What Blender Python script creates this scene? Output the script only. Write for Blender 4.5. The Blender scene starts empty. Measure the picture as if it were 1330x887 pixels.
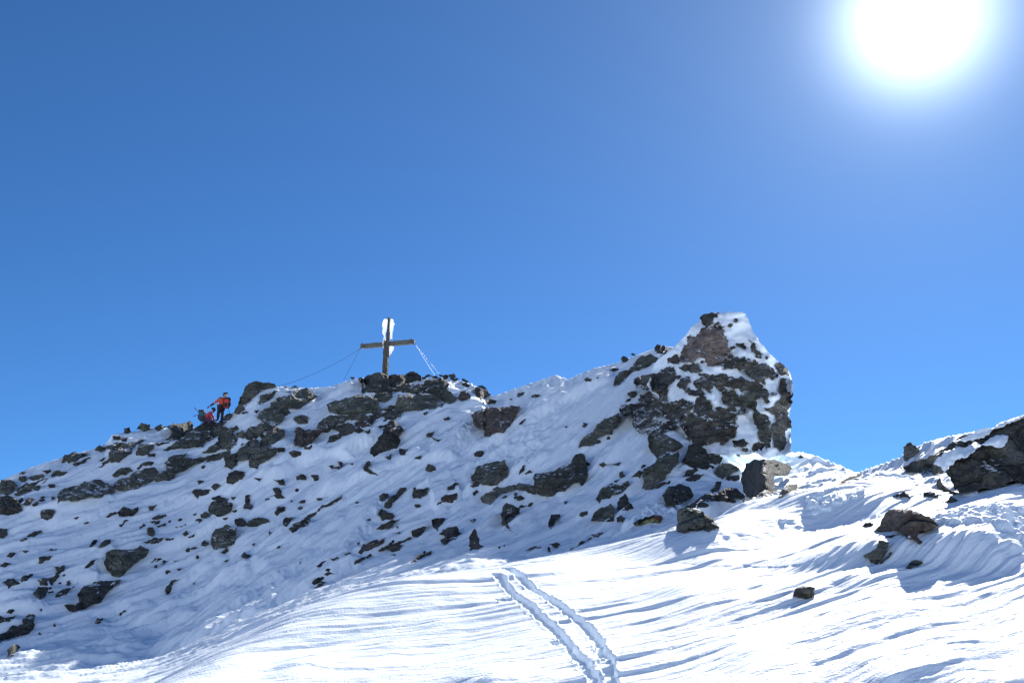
BASE_K = .90
import bpy, bmesh, math, random
BOUNCE_HILLS = .62
import numpy as np
from mathutils import Vector, geometry
R = math.radians
rng = np.random.default_rng(7)
random.seed(7)
C = bpy.context.scene.collection

# ------------------------------------------------------------------ camera: 35 mm lens, tilted up the slope
PITCH = R(18.0)
F = 1330 * 35.0 / 36.0
cP, sP = math.cos(PITCH), math.sin(PITCH)

def ray(px, py):
    """azimuth (from +Y towards +X) and tan(elevation) of the sight line through a photo pixel"""
    px = np.asarray(px, float); py = np.asarray(py, float)
    x = (px - 665.0) / F; c = (443.5 - py) / F
    y = cP - c * sP; z = sP + c * cP
    return np.arctan2(x, y), z / np.hypot(x, y)

def point(px, py, d):
    a, t = ray(px, py)
    d = np.asarray(d, float)
    return np.stack([np.sin(a) * d, np.cos(a) * d, t * d], -1)

cam_d = bpy.data.cameras.new('camera'); cam = bpy.data.objects.new('camera', cam_d); C.objects.link(cam)
cam.rotation_euler = (R(90) + PITCH, 0, 0); cam_d.lens = 35; cam_d.sensor_width = 36
cam_d.clip_start = .05; cam_d.clip_end = 30000
bpy.context.scene.camera = cam

# ------------------------------------------------------------------ noise
_P = rng.permutation(4096)
_P = np.concatenate([_P, _P]).astype(np.int64)
_G = rng.uniform(0, 2 * math.pi, 4096); _GX, _GY = np.cos(_G), np.sin(_G)

def perlin(x, y, seed=0):
    x = np.asarray(x, float) + seed * 37.17; y = np.asarray(y, float) + seed * 91.71
    xi = np.floor(x); yi = np.floor(y); fx = x - xi; fy = y - yi
    xi = xi.astype(np.int64) & 4095; yi = yi.astype(np.int64) & 4095
    u = fx * fx * fx * (fx * (fx * 6 - 15) + 10); v = fy * fy * fy * (fy * (fy * 6 - 15) + 10)
    def g(ix, iy, dx, dy):
        h = _P[(_P[ix & 4095] + iy) & 4095]
        return _GX[h] * dx + _GY[h] * dy
    a = g(xi, yi, fx, fy); b = g(xi + 1, yi, fx - 1, fy)
    c = g(xi, yi + 1, fx, fy - 1); d = g(xi + 1, yi + 1, fx - 1, fy - 1)
    return (a + (b - a) * u) * (1 - v) + (c + (d - c) * u) * v

def fbm(x, y, octaves=4, seed=0, gain=.5):
    s = 0; a = 1.0; f = 1.0
    for o in range(octaves):
        s = s + a * perlin(x * f, y * f, seed + o * 3); a *= gain; f *= 2.03
    return s

def ridged(x, y, octaves=3, seed=0):
    s = 0; a = 1.0; f = 1.0
    for o in range(octaves):
        s = s + a * (1 - 2.4 * np.abs(perlin(x * f, y * f, seed + o * 5))); a *= .5; f *= 2.1
    return s

def sstep(a, b, x):
    t = np.clip((x - a) / (b - a), 0, 1)
    return t * t * (3 - 2 * t)

# ------------------------------------------------------------------ the mountain: profiles by bearing
def curve(pts):
    p = np.array(pts, float); a, t = ray(p[:, 0], p[:, 1])
    o = np.argsort(a); return a[o], t[o], p[o, 2]

BOT = curve([(-200, 1130, 5), (-60, 1050, 5.5), (0, 1010, 5.8), (120, 930, 6.2), (200, 890, 7.0), (330, 887, 7.4), (650, 887, 7.6), (1000, 887, 7.4), (1130, 887, 7.7), (1330, 887, 8), (1500, 887, 8)])
MID = curve([(-200, 1090, 6), (0, 985, 6.6), (120, 928, 7.2), (200, 888, 7.9), (330, 862, 8.4), (650, 815, 9.2), (850, 826, 8.9), (1000, 838, 8.5), (1130, 800, 9.1), (1330, 772, 9.8), (1500, 762, 10)])
HUMP = curve([(-200, 1040, 7), (0, 960, 7.5), (100, 925, 8.2), (200, 886, 9.3), (300, 833, 10.8), (380, 793, 12), (450, 767, 13), (520, 751, 13.8), (640, 734, 15),
              (760, 713, 16.5), (870, 688, 18.5), (930, 683, 20), (1000, 672, 22), (1100, 655, 24), (1200, 650, 24), (1330, 640, 22), (1500, 630, 22)])
DIP = curve([(-200, 1030, 14), (0, 955, 15), (100, 922, 15.5), (200, 892, 16), (300, 842, 17.5), (380, 803, 18.5), (450, 777, 19.5), (520, 761, 20), (640, 744, 21),
             (760, 722, 22.5), (870, 694, 24), (930, 684, 24.5), (1000, 664, 25.5), (1100, 640, 27.5), (1200, 640, 25.5), (1330, 635, 24), (1500, 622, 24)])
BASE = curve([(-200, 900, 38), (0, 896, 38), (100, 894, 38), (200, 884, 38), (300, 832, 38), (400, 784, 38), (520, 750, 37), (640, 731, 35.5), (760, 710, 33.5),
              (870, 684, 31.5), (930, 670, 31), (1000, 650, 34), (1060, 638, 35.5), (1108, 624, 34), (1180, 620, 30), (1250, 624, 27), (1330, 626, 26), (1500, 607, 26)])
CREST = curve([(-200, 690, 60), (-100, 657, 60), (0, 624, 58.5), (40, 607, 58.5), (80, 594, 59), (120, 583, 59.3), (138, 576, 59.5), (146, 564, 59.7), (190, 558, 60), (240, 554, 60), (268, 556, 60), (290, 549, 60),
               (308, 530, 60), (320, 514, 60), (335, 504, 60), (360, 502, 60), (400, 504, 60), (430, 502, 59.5), (455, 493, 59), (480, 490, 58.5),
               (500, 489, 58), (545, 490, 57.5), (580, 491, 57), (612, 498, 56), (636, 514, 55), (643, 514, 53), (680, 501, 52), (722, 487, 51), (738, 493, 50.5),
               (748, 488, 50.3), (772, 478, 50), (800, 472, 49.5), (830, 460, 49), (860, 449, 48.5), (885, 452, 48), (905, 480, 48), (925, 530, 47.5), (950, 580, 47), (1000, 588, 46.5), (1026, 588, 45.5), (1040, 587, 43),
               (1060, 592, 41), (1090, 604, 38), (1112, 614, 36), (1135, 606, 35), (1150, 601, 34.4), (1168, 594, 34), (1200, 575, 33.4), (1230, 567, 33), (1290, 556, 32.5), (1330, 550, 32), (1500, 520, 32)])

HUMPX = np.array([(-200, 1040), (0, 960), (100, 925), (200, 886), (300, 833), (380, 793), (450, 767), (520, 751), (640, 734), (760, 713), (870, 688), (925, 683)], float)
def beyond(x_, y_):
    """is this sight line aimed over the near drift, at the ridge face?"""
    return x_ < 925 and y_ < np.interp(x_, HUMPX[:, 0], HUMPX[:, 1]) + 1
BASEPX = np.array([(-200, 38), (400, 38), (520, 37), (640, 35.5), (760, 33.5), (870, 31.5), (930, 30.5)], float)
NA_IN = 1560
az = np.concatenate([np.linspace(-math.pi, -R(33), 110, endpoint=False), np.linspace(-R(33), R(33), NA_IN, endpoint=False), np.linspace(R(33), math.pi, 111)])
ds = [0.4]
dd = np.concatenate([np.geomspace(.4, 5.5, 40, endpoint=False), np.geomspace(5.5, 26, 1080, endpoint=False), np.geomspace(26, 66, 600, endpoint=False), np.geomspace(66, 12000, 60)])
NA, ND = len(az), len(dd)

def col(cv, smooth=0):
    a, t, d = cv
    lo, hi = a[0], a[-1]
    ac = np.clip(az, lo, hi)
    T = np.interp(ac, a, t); D = np.interp(ac, a, d)
    if smooth:
        k = np.exp(-.5 * (np.arange(-3 * smooth, 3 * smooth + 1) / smooth) ** 2); k /= k.sum()
        def sm(v):
            w = np.pad(v, 3 * smooth, mode='edge'); return np.convolve(w, k, 'valid')
        T, D = sm(T), sm(D)
    return T, D

def pchip_cols(X, Y, xq):
    """monotone cubic for many columns: X,Y (n_knots, n_cols); xq (n_q)"""
    n = X.shape[0]; h = np.diff(X, axis=0); dl = np.diff(Y, axis=0) / h
    m = np.zeros_like(Y)
    w1 = 2 * h[1:] + h[:-1]; w2 = h[1:] + 2 * h[:-1]
    ok = dl[1:] * dl[:-1] > 0
    hm = (w1 + w2) / np.where(ok, w1 / np.where(ok, dl[:-1], 1) + w2 / np.where(ok, dl[1:], 1), 1)
    m[1:-1] = np.where(ok, hm, 0); m[0] = dl[0]; m[-1] = dl[-1]
    out = np.empty((X.shape[1], len(xq)))
    for c in range(X.shape[1]):
        k = np.clip(np.searchsorted(X[:, c], xq, side='right') - 1, 0, n - 2)
        hh = h[k, c]; t = (xq - X[k, c]) / hh
        out[c] = ((1 + 2 * t) * (1 - t) ** 2 * Y[k, c] + t * (1 - t) ** 2 * hh * m[k, c]
                  + t * t * (3 - 2 * t) * Y[k + 1, c] + t * t * (t - 1) * hh * m[k + 1, c])
    return out

Tb, Db = col(BOT, 20); Tm, Dm = col(MID, 20); Th, Dh = col(HUMP, 10); Ti, Di = col(DIP, 14); Ti = Ti - .012 * sstep(R(13), R(9), az)
Dh = np.maximum(Dh * .76, Dm + 1.2); _k = np.exp(-.5 * (np.arange(-90, 91) / 30.0) ** 2); Dh = np.convolve(np.pad(Dh, 90, mode='edge'), _k / _k.sum(), 'valid'); Di = np.maximum(Di * .80, Dh + 3); Ts, Ds = col(BASE, 22); Ds = np.maximum(Ds * (BASE_K + (1 - BASE_K) * sstep(R(6), R(14), az)), Di + 2); Tc, _ = col(CREST, 1)
Tcs, Dc = col(CREST, 22)
one = np.ones(NA)
front = pchip_cols(np.stack([one * .3, one * 1.5, Db, Dm, Dh, Di, Ds, Dc]),
                   np.stack([one * -1.6, one * -1.45, Tb * Db, Tm * Dm, Th * Dh, Ti * Di, Ts * Ds, Tcs * Dc]), dd)
u = dd[None, :] - Dc[:, None]; zc = (Tcs * Dc)[:, None]
back = zc - .55 * u - .012 * np.clip(u, 0, 12) ** 2
far = -260 - 60 * np.log1p(np.clip(dd - 400, 0, None) / 400)[None, :]
back = np.maximum(back, far + 0 * back)
Z = np.where(u > 0, back, front)
Z = Z + ((Tc - Tcs) * Dc)[:, None] * np.exp(-np.abs(u / 3.2) ** 2)
# behind the photographer the hillside keeps falling away
side = sstep(R(40), R(110), np.abs(az))[:, None]
Zb = -1.6 - .10 * np.clip(dd - 1.5, 0, 150)[None, :] + 0 * Z
ab = np.abs(az)[:, None] * 3
Zb = Zb + sstep(200, 2200, dd)[None, :] * BOUNCE_HILLS * (620 + 190 * np.sin(ab * 1.7 + 1) + 120 * np.sin(ab * 4.1)) * sstep(R(60), R(100), np.abs(az))[:, None]      # unseen snow range behind the camera, added to bounce sun onto the shaded face
Z = Z * (1 - side) + Zb * side

X = np.sin(az)[:, None] * dd[None, :]; Y = np.cos(az)[:, None] * dd[None, :]
DD = np.broadcast_to(dd[None, :], Z.shape)
AZ = np.broadcast_to(az[:, None], Z.shape)
SKY_ALT, SKY_AIR, SKY_DUST, SKY_OZ = 2800, .9, .05, 3.0
SKY_TINT = (.224, .437, .607)
GLOW1, GLOW2, GLOW3 = 7.0, 2.8, 1.2
SUN_E = 4.2; EXPO = 1.2
# ------------------------------------------------------------------ wind-worked snow relief
slopeT = sstep(0, 1, (DD - Dh[:, None]) / np.maximum(Di - Dh, 1)[:, None])       # 0 on the near drift, 1 on the ridge face
inview = (DD < 90) & (np.abs(AZ) < R(34))
def wind(w):
    return X * math.cos(w) + Y * math.sin(w), -X * math.sin(w) + Y * math.cos(w)
S2, T2 = wind(R(42))
# over the near drift the wind swings round from the left, so its lines curve: Y = f(X) + c
Xc = np.clip(X, -80, 80); fX = .50 * Xc + .50 * ((Xc + 2.4) - 1.5 * np.log(np.cosh((Xc + 2.4) / 1.5)))
Tt = (Y - fX) * .9; S = .6 * (X + Y)
Rr = np.zeros_like(Z)
iv = np.where((DD < 140).ravel())[0]
x = X.ravel()[iv]; y = Y.ravel()[iv]; s = S.ravel()[iv]; t = Tt.ravel()[iv]; s2 = S2.ravel()[iv]; t2 = T2.ravel()[iv]; sl = slopeT.ravel()[iv]; s3 = sstep(.1, 1, ((DD - Di[:, None]) / np.maximum(Ds - Di, 1)[:, None])).ravel()[iv]; d = DD.ravel()[iv]
dz = np.zeros(len(iv))
warp = .28 * perlin(x / 7, y / 7, 11)
# near drift: long low undulations, then crusty sastrugi
near = (1 - sl)
st1 = sstep(-.25, .3, perlin(s / 6, t / 2, 31))
n = .045 * fbm(s / 10, (t + warp) / 2.6, 2, 1) + .026 * ridged(s / 6.5, (t + warp) / .60, 3, 21) * (.35 + st1)
n += .017 * ridged(s / 3.0, (t + warp) / .15, 3, 41) * (.4 + .9 * st1)
def saw(p, j=.15):
    f_ = p - np.floor(p)
    return np.where(f_ < j, sstep(0, j, f_), 1 - (f_ - j) / (1 - j))
# wind-cut edges: each rises sharply on the camera's side and dies away behind
m1 = sstep(-.12, .3, fbm(s / 2.6, t / .8, 2, 141)); m2 = sstep(-.02, .35, fbm(s / 1.2, t / .35, 2, 142))
n += .024 * m1 * saw(t / .40 + .9 * fbm(s / 4.0, t / 1.2, 2, 143)) + .013 * m2 * sstep(15, 8, d) * saw(t / .16 + 1.2 * fbm(s / 2.2, t / .5, 2, 144), .28)
dz += near * n
# ridge face: lumps and streaks
f = .36 * fbm(x / 7, y / 7, 3, 2) + .24 * ridged(s2 / 11, (t2 + 2 * warp) / 1.7, 3, 22) + .10 * ridged(s2 / 4, (t2 + warp) / .55, 3, 23) + .035 * fbm(x / .55, y / .55, 3, 27, .6) + .05 * sstep(.05, .4, perlin(s2 / 4, t2 / 1.5, 149)) * ridged(s2 / 1.6, t2 / .22, 2, 150)
m3 = sstep(.0, .4, fbm(s2 / 6, t2 / 2.2, 2, 145)); f += .17 * m3 * saw(t2 / 1.25 + 1.5 * fbm(s2 / 7, t2 / 3, 2, 146)) + .045 * sstep(-.1, .3, perlin(s2 / 3, t2 / 1.1, 147)) * saw(t2 / .42 + 1.6 * fbm(s2 / 3, t2 / 1.4, 2, 148))
lump = sstep(-.15, .3, perlin(x / 9, y / 9, 51)) * sstep(9, 5, x)
f += lump * (.16 * fbm(x / 1.3, y / 1.3, 3, 24))
dz += s3 * f
fade = sstep(90, 66, d) * sstep(1.2, 5, d)
Rr.ravel()[iv] = dz * fade
# big swells on the far ground
fw = DD > 66
Rr = Rr + np.where(fw, .03 * np.minimum(DD - 66, 1500) * perlin(X / np.maximum(DD, 1) * 4 + 9, np.log(DD) * 3, 5), 0)

def poly_world(pts, dist=None):
    p = np.array([(a, b) for a, b in pts], float)
    return np.array([hit(a, b) for a, b in p])[:, :2]

def ray_map(Zf):
    global DMAP
    TE = Zf / DD
    jj = np.where(dd < 70)[0][-1]
    TE = np.maximum.accumulate(TE[:, :jj], axis=1)
    xs = np.arange(MX0, MX1); ys = np.arange(MY0, MY1)
    DM = np.full((len(ys), len(xs)), np.nan)
    azp, tp = ray(xs[None, :], ys[:, None])
    ci = np.searchsorted(az, azp)
    for i in range(len(xs)):
        # bearing drifts slightly down a picture column; take the bearing in strips
        for j0 in range(0, len(ys), 25):
            sl_ = slice(j0, min(j0 + 25, len(ys)))
            c = ci[(j0 + min(j0 + 25, len(ys))) // 2, i] if (j0 + min(j0 + 25, len(ys))) // 2 < len(ys) else ci[-1, i]
            r = TE[c]; k = np.searchsorted(r, tp[sl_, i])
            hitm = k < jj
            k0 = np.clip(k, 1, jj - 1)
            e0 = r[k0 - 1]; e1 = r[k0]
            w = np.clip((tp[sl_, i] - e0) / np.maximum(e1 - e0, 1e-9), 0, 1)
            v = dd[k0 - 1] + w * (dd[k0] - dd[k0 - 1])
            DM[sl_, i] = np.where(hitm, v, np.nan)
    sky = np.isnan(DM)
    for i in range(len(xs)):
        c = DM[:, i]; g = np.where(~np.isnan(c))[0]
        if len(g): c[:g[0]] = c[g[0]]
        bad = np.isnan(c)
        if bad.any(): c[bad] = 8
    DMAP = DM
    return DM, sky
MX0, MX1, MY0, MY1 = -90, 1520, 380, 900
DMAP, SKYM = ray_map(Z + Rr)

def depth(px, py):
    px = np.clip(np.asarray(px, float), MX0, MX1 - 2.01) - MX0; py = np.clip(np.asarray(py, float), MY0, MY1 - 2.01) - MY0
    i = px.astype(int); j = py.astype(int); fx = px - i; fy = py - j
    return (DMAP[j, i] * (1 - fx) + DMAP[j, i + 1] * fx) * (1 - fy) + (DMAP[j + 1, i] * (1 - fx) + DMAP[j + 1, i + 1] * fx) * fy

def ground(px, py):
    return point(px, py, depth(px, py))

def seg_field(P, close=False):
    """signed side, distance and parameter to a world polyline, for vertices in its neighbourhood"""
    return P

def stroke(pts, half, fn, length_noise=0.0):
    """change the relief along a polyline given in photo pixels: fn(dist, signed, u, along) -> dz"""
    global Rr
    pp = np.array(pts, float); far_ = beyond(*pp.mean(0))
    P = point(pp[:, 0], pp[:, 1], np.maximum(depth(pp[:, 0], pp[:, 1]), np.interp(pp[:, 0], BASEPX[:, 0], BASEPX[:, 1]) * BASE_K + .8 if far_ else 0))[:, :2]
    # densify
    Q = [P[0]]
    for a, b in zip(P[:-1], P[1:]):
        m = max(1, int(np.linalg.norm(b - a) / .25))
        for k in range(1, m + 1): Q.append(a + (b - a) * k / m)
    Q = np.array(Q)
    if len(Q) > 6:
        for _ in range(4): Q[1:-1] = (Q[:-2] + Q[1:-1] * 2 + Q[2:]) / 4
    lo = Q.min(0) - half; hi = Q.max(0) + half
    m = (X > lo[0]) & (X < hi[0]) & (Y > lo[1]) & (Y < hi[1]) & (DD < 90)
    ii = np.where(m.ravel())[0]
    vx = X.ravel()[ii]; vy = Y.ravel()[ii]
    best = np.full(len(ii), 1e9); sg = np.zeros(len(ii)); par = np.zeros(len(ii))
    L = np.concatenate([[0], np.cumsum(np.linalg.norm(np.diff(Q, axis=0), axis=1))])
    for k in range(len(Q) - 1):
        a = Q[k]; e = Q[k + 1] - a; l2 = e @ e
        if l2 < 1e-12: continue
        q = np.clip(((vx - a[0]) * e[0] + (vy - a[1]) * e[1]) / l2, 0, 1)
        dx = vx - a[0] - q * e[0]; dy = vy - a[1] - q * e[1]; dq = dx * dx + dy * dy
        b = dq < best; best[b] = dq[b]; par[b] = (L[k] + q * math.sqrt(l2))[b]
        sg[b] = np.sign(e[0] * (vy - a[1]) - e[1] * (vx - a[0]))[b]
    dist = np.sqrt(best); k = dist < half
    ii = ii[k]; 
    Rr.ravel()[ii] += fn(dist[k], sg[k] * dist[k], par[k] / L[-1], par[k], vx[k], vy[k])

def drift_lip(pts, h, front, backw, rough=.15, taper=.12):
    """a wind-cut step: gentle behind, steep on the side that faces the camera (pts run left to right)"""
    def fn(dist, sd, u, along, vx, vy):
        env = sstep(0, taper, u) * sstep(1, 1 - taper, u)
        sd = sd + rough * perlin(vx * 1.3, vy * 1.3, 61) + rough * .4 * perlin(vx * 5, vy * 5, 62)
        prof = np.where(sd > 0, np.exp(-(sd / backw) ** 1.5 * 2.2), sstep(-front, 0, sd))
        return h * env * prof
    stroke(pts, max(backw * 1.6, front * 2) + rough, fn)

def trough(pts, width, depth_, rim=.02, rough=.4):
    def fn(dist, sd, u, along, vx, vy):
        w = width * (1 + .35 * perlin(along * 2.3, vx * 0 + 3, 71) + .35 * perlin(vx * 14, vy * 14, 76))
        sd2 = sd + .22 * width * perlin(along * 2.1, vx * 0 + 7, 72) + .16 * width * perlin(vx * 22, vy * 22, 77)
        a = np.abs(sd2) / (w / 2)
        cut = -depth_ * sstep(1.06, .84, a) * (.75 + .5 * perlin(along * 2.3, vx * 0, 73))
        berm = rim * np.exp(-((a - 1.35) / .3) ** 2) * (.6 + 1.2 * perlin(vx * 9, vy * 9, 74) + .8 * perlin(vx * 20, vy * 20, 75))
        e = sstep(0, .015, u) * sstep(1, .985, u)
        return (cut + berm) * e
    stroke(pts, width * 2.2, fn)

def fit_crest():
    """bring the skyline of the relief back to the height of the ridge"""
    global Rr
    jm = (dd > 24) & (dd < 66)
    for _ in range(3):
        TE = ((Z + Rr)[:, jm] / DD[:, jm]); ta = TE.max(1); dm = Dc
        e = np.where(np.abs(az) < R(32.5), (Tc - ta) * dm, 0)
        k_ = np.exp(-.5 * (np.arange(-9, 10) / 3.0) ** 2); k_ /= k_.sum(); e = np.convolve(np.pad(e, 9, mode='edge'), k_, 'valid')
        Rr = Rr + e[:, None] * np.exp(-((DD - dm[:, None]) / 3.0) ** 2)

def fit_hump():
    """bring the brow of the near drift back to its height"""
    global Rr
    for _ in range(2):
        m = DD < (Di[:, None] + .5)
        TE = np.where(m & (DD > 4), (Z + Rr) / DD, -9); ta = TE.max(1); dm = Dh
        wx = sstep(R(12.5), R(9.5), az) * sstep(R(-33), R(-30), az)
        e = (Th - ta) * dm * wx
        k_ = np.exp(-.5 * (np.arange(-60, 61) / 22.0) ** 2); k_ /= k_.sum(); e = np.convolve(np.pad(e, 60, mode='edge'), k_, 'valid')
        Rr = Rr + e[:, None] * np.exp(-((DD - dm[:, None]) / 3.0) ** 2)
# ------------------------------------------------------------------ drifts, steps, hollows and tracks, laid on the ground
def crumble(pts, half, amp, scale):
    def fn(dist, sd, u, along, vx, vy):
        e = sstep(half, half * .45, dist) * sstep(0, .08, u) * sstep(1, .92, u)
        n = np.abs(perlin(vx / scale, vy / scale, 81)) * 1.6 + .8 * np.abs(perlin(vx / scale * 2.3, vy / scale * 2.3, 82)) + .35 * perlin(vx / scale * 5, vy / scale * 5, 83)
        return amp * e * n
    stroke(pts, half, fn)
def steps(pts, n, gap, h, front, backw, rough, seed):
    r = np.random.RandomState(seed)
    for k in range(n):
        p = [(x_ + r.uniform(-14, 14), y_ + k * gap + r.uniform(-.25, .25) * gap) for x_, y_ in pts]
        i = r.randint(0, 2)
        if i: p[0] = (p[0][0] + r.uniform(0, .35) * (p[1][0] - p[0][0]), p[0][1])
        drift_lip(p, h * r.uniform(.4, 1.0), front, backw, rough * .6, .33)
fit_hump(); DMAP, SKYM = ray_map(Z + Rr)
RR_BASE = Rr.copy()
# near drift, right hand
drift_lip([(862, 724), (930, 710), (1000, 695), (1100, 666), (1195, 642)], .26, .55, 2.5, .10)
drift_lip([(1085, 692), (1130, 668), (1200, 652), (1280, 648), (1420, 640)], .42, 1.9, 3.0, .3, .22)
steps([(930, 868), (1000, 838), (1107, 806), (1178, 787), (1290, 768)], 5, 13, .055, .22, .8, .10, 1)
steps([(1080, 887), (1199, 868), (1266, 848), (1345, 834)], 4, 13, .06, .22, .8, .10, 2)
steps([(850, 776), (930, 758), (1001, 746), (1052, 738)], 3, 9, .05, .25, .8, .10, 3)
steps([(900, 803), (960, 790), (1040, 775), (1090, 765)], 2, 8, .035, .2, .7, .1, 4)
steps([(1080, 770), (1200, 738), (1262, 720)], 2, 8, .05, .3, .9, .1, 5)
steps([(790, 730), (900, 706), (1010, 680)], 3, 7, .03, .25, .8, .1, 6)
drift_lip([(1240, 745), (1262, 725), (1290, 695), (1322, 660), (1360, 645)], .30, .9, 3.0, .35)
# near drift, left hand
steps([(255, 880), (320, 838), (380, 812), (470, 790)], 4, 10, .04, .3, .9, .12, 7)
steps([(350, 880), (420, 850), (480, 836), (570, 822)], 5, 10, .04, .22, .8, .12, 8)
steps([(480, 858), (540, 836), (600, 800), (620, 790)], 3, 9, .03, .18, .6, .1, 9)
steps([(500, 787), (560, 772), (640, 765)], 2, 8, .03, .25, .7, .1, 10)
steps([(600, 885), (700, 850), (640, 850)][:2], 4, 9, .03, .16, .5, .1, 11)
# ridge face: wind-packed steps whose tops catch the sun
for p_, h_ in (([(345, 604), (400, 590), (480, 573), (520, 562)], .45), ([(410, 636), (470, 618), (520, 600), (560, 588)], .35), ([(505, 570), (570, 548), (640, 528)], .35),
               ([(515, 552), (580, 535), (640, 520)], .3), ([(600, 592), (650, 566), (700, 538), (768, 500), (800, 487)], .55), ([(395, 728), (440, 700), (480, 676)], .35),
               ([(205, 850), (300, 795), (390, 735), (440, 702)], .7), ([(240, 842), (330, 800), (420, 755), (470, 728)], .5), ([(130, 846), (200, 815), (260, 790)], .25),
               ([(230, 870), (290, 830), (360, 800)], .4), ([(180, 820), (240, 775), (330, 735)], .35), ([(60, 880), (130, 850), (190, 836)], .25), ([(10, 860), (80, 838), (150, 812)], .2),
               ([(330, 745), (400, 705), (450, 680)], .35), ([(150, 800), (240, 750), (300, 718)], .25), ([(600, 640), (650, 622), (690, 600)], .2), ([(240, 640), (310, 628), (380, 618)], .2),
               ([(55, 680), (130, 668), (200, 652), (260, 640)], .3), ([(0, 655), (60, 664), (150, 650)], .3), ([(820, 620), (880, 612)], .2), ([(940, 590), (990, 596), (1040, 592)], .3),
               ([(900, 668), (960, 658), (1020, 650)], .35)):
    drift_lip(p_, h_, .7, 1.6, .22)
# drifts packed against the bigger boulders
for p_, h_ in (([(575, 600), (600, 560), (625, 540)], .5), ([(430, 745), (465, 690), (490, 655)], .6), ([(445, 600), (470, 575), (485, 560)], .4), ([(370, 712), (372, 700), (400, 680)], .3),
               ([(110, 760), (120, 735), (135, 715)], .4), ([(560, 660), (600, 640)], .3), ([(30, 800), (30, 775), (60, 760)], .4)):
    drift_lip(p_, h_, .8, 2.0, .4)
crumble([(1010, 668), (1050, 657), (1100, 650), (1140, 640)], 1.5, .24, .6)
crumble([(1120, 646), (1200, 640), (1330, 642)], 1.6, .17, .6)
crumble([(820, 692), (870, 680), (905, 676)], 1.2, .25, .6)
crumble([(1285, 715), (1340, 690)], 1.0, .14, .35)
crumble([(640, 640), (670, 560), (700, 520)], 2.2, .16, .8)
dR = Rr - RR_BASE; Rr = RR_BASE + .55 * np.tanh(dR / .55); del dR, RR_BASE      # heaped features never pile up into spikes
fit_hump(); fit_crest()
DMAP, SKYM = ray_map(Z + Rr)
# ski tracks climbing the near drift
trough([(780, 905), (762, 866), (746, 842), (722, 815), (700, 795), (675, 780), (656, 764), (643, 744)], .105, .072, .006)
trough([(796, 905), (793, 872), (784, 842), (768, 815), (745, 796), (715, 780), (690, 762), (668, 745), (655, 737)], .105, .078, .006)
trough([(716, 836), (738, 833)], .10, .06, .01); trough([(770, 846), (795, 845)], .10, .06, .01)
trough([(645, 779), (668, 778)], .06, .03, .01)
DMAP, SKYM = ray_map(Z + Rr)
# ------------------------------------------------------------------ daylight
sc = bpy.context.scene
saz, stan = ray(1190, 22); saz = float(saz); sel = math.atan(float(stan))
sdir = Vector((math.sin(saz) * math.cos(sel), math.cos(saz) * math.cos(sel), math.sin(sel)))
w = bpy.data.worlds.new('World'); sc.world = w; w.use_nodes = True
nt = w.node_tree; nt.nodes.clear()
out = nt.nodes.new('ShaderNodeOutputWorld'); bg = nt.nodes.new('ShaderNodeBackground')
sky = nt.nodes.new('ShaderNodeTexSky'); sky.sky_type = 'NISHITA'; sky.sun_disc = False
sky.sun_elevation = sel; sky.sun_rotation = saz
sky.altitude = SKY_ALT; sky.air_density = SKY_AIR; sky.dust_density = SKY_DUST; sky.ozone_density = SKY_OZ
bg.inputs[1].default_value = .1
# the glow of the air right round the sun's disc
tc = nt.nodes.new('ShaderNodeTexCoord')
def wm(op, a, b=None, c=None):
    n = nt.nodes.new('ShaderNodeMath'); n.operation = op
    for i, v in enumerate((a, b, c)):
        if v is None: continue
        if isinstance(v, (int, float)): n.inputs[i].default_value = v
        else: nt.links.new(v, n.inputs[i])
    return n.outputs[0]
nrm = nt.nodes.new('ShaderNodeVectorMath'); nrm.operation = 'NORMALIZE'; nt.links.new(tc.outputs['Generated'], nrm.inputs[0])
dot = nt.nodes.new('ShaderNodeVectorMath'); dot.operation = 'DOT_PRODUCT'; nt.links.new(nrm.outputs[0], dot.inputs[0]); dot.inputs[1].default_value = sdir
ang = wm('ARCCOSINE', wm('MINIMUM', dot.outputs['Value'], .9999999))       # radians from the sun
def gauss(sig, amp):
    return wm('MULTIPLY', wm('EXPONENT', wm('MULTIPLY', wm('POWER', wm('DIVIDE', ang, sig), 2.0), -1.0)), amp)
def halo(sig, amp):
    return wm('MULTIPLY', wm('EXPONENT', wm('MULTIPLY', wm('DIVIDE', ang, sig), -1.0)), amp)
g = wm('ADD', wm('ADD', gauss(R(3.1), GLOW1), halo(R(2.6), GLOW2)), halo(R(11), GLOW3))
vec = nt.nodes.new('ShaderNodeVectorMath'); vec.operation = 'SCALE'; vec.inputs[0].default_value = (.84, .96, 1.0); nt.links.new(g, vec.inputs['Scale'])
tint = nt.nodes.new('ShaderNodeVectorMath'); tint.operation = 'MULTIPLY'; nt.links.new(sky.outputs[0], tint.inputs[0]); tint.inputs[1].default_value = SKY_TINT
add = nt.nodes.new('ShaderNodeVectorMath'); add.operation = 'ADD'; nt.links.new(tint.outputs[0], add.inputs[0]); nt.links.new(vec.outputs[0], add.inputs[1])
nt.links.new(add.outputs[0], bg.inputs[0]); nt.links.new(bg.outputs[0], out.inputs[0])
sd = bpy.data.lights.new('sun', 'SUN'); sd.energy = SUN_E; sd.angle = R(.53); sd.color = (1, .955, .89)
so = bpy.data.objects.new('sun', sd); C.objects.link(so)
so.rotation_euler = sdir.to_track_quat('Z', 'Y').to_euler(); so.location = (20, 30, 60)
vs = sc.view_settings; vs.view_transform = 'Standard'; vs.look = 'None'; vs.gamma = 1; vs.exposure = EXPO; vs.use_curve_mapping = False
sc.render.film_transparent = False

sc.cycles.max_bounces = 14; sc.cycles.diffuse_bounces = 9
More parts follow.
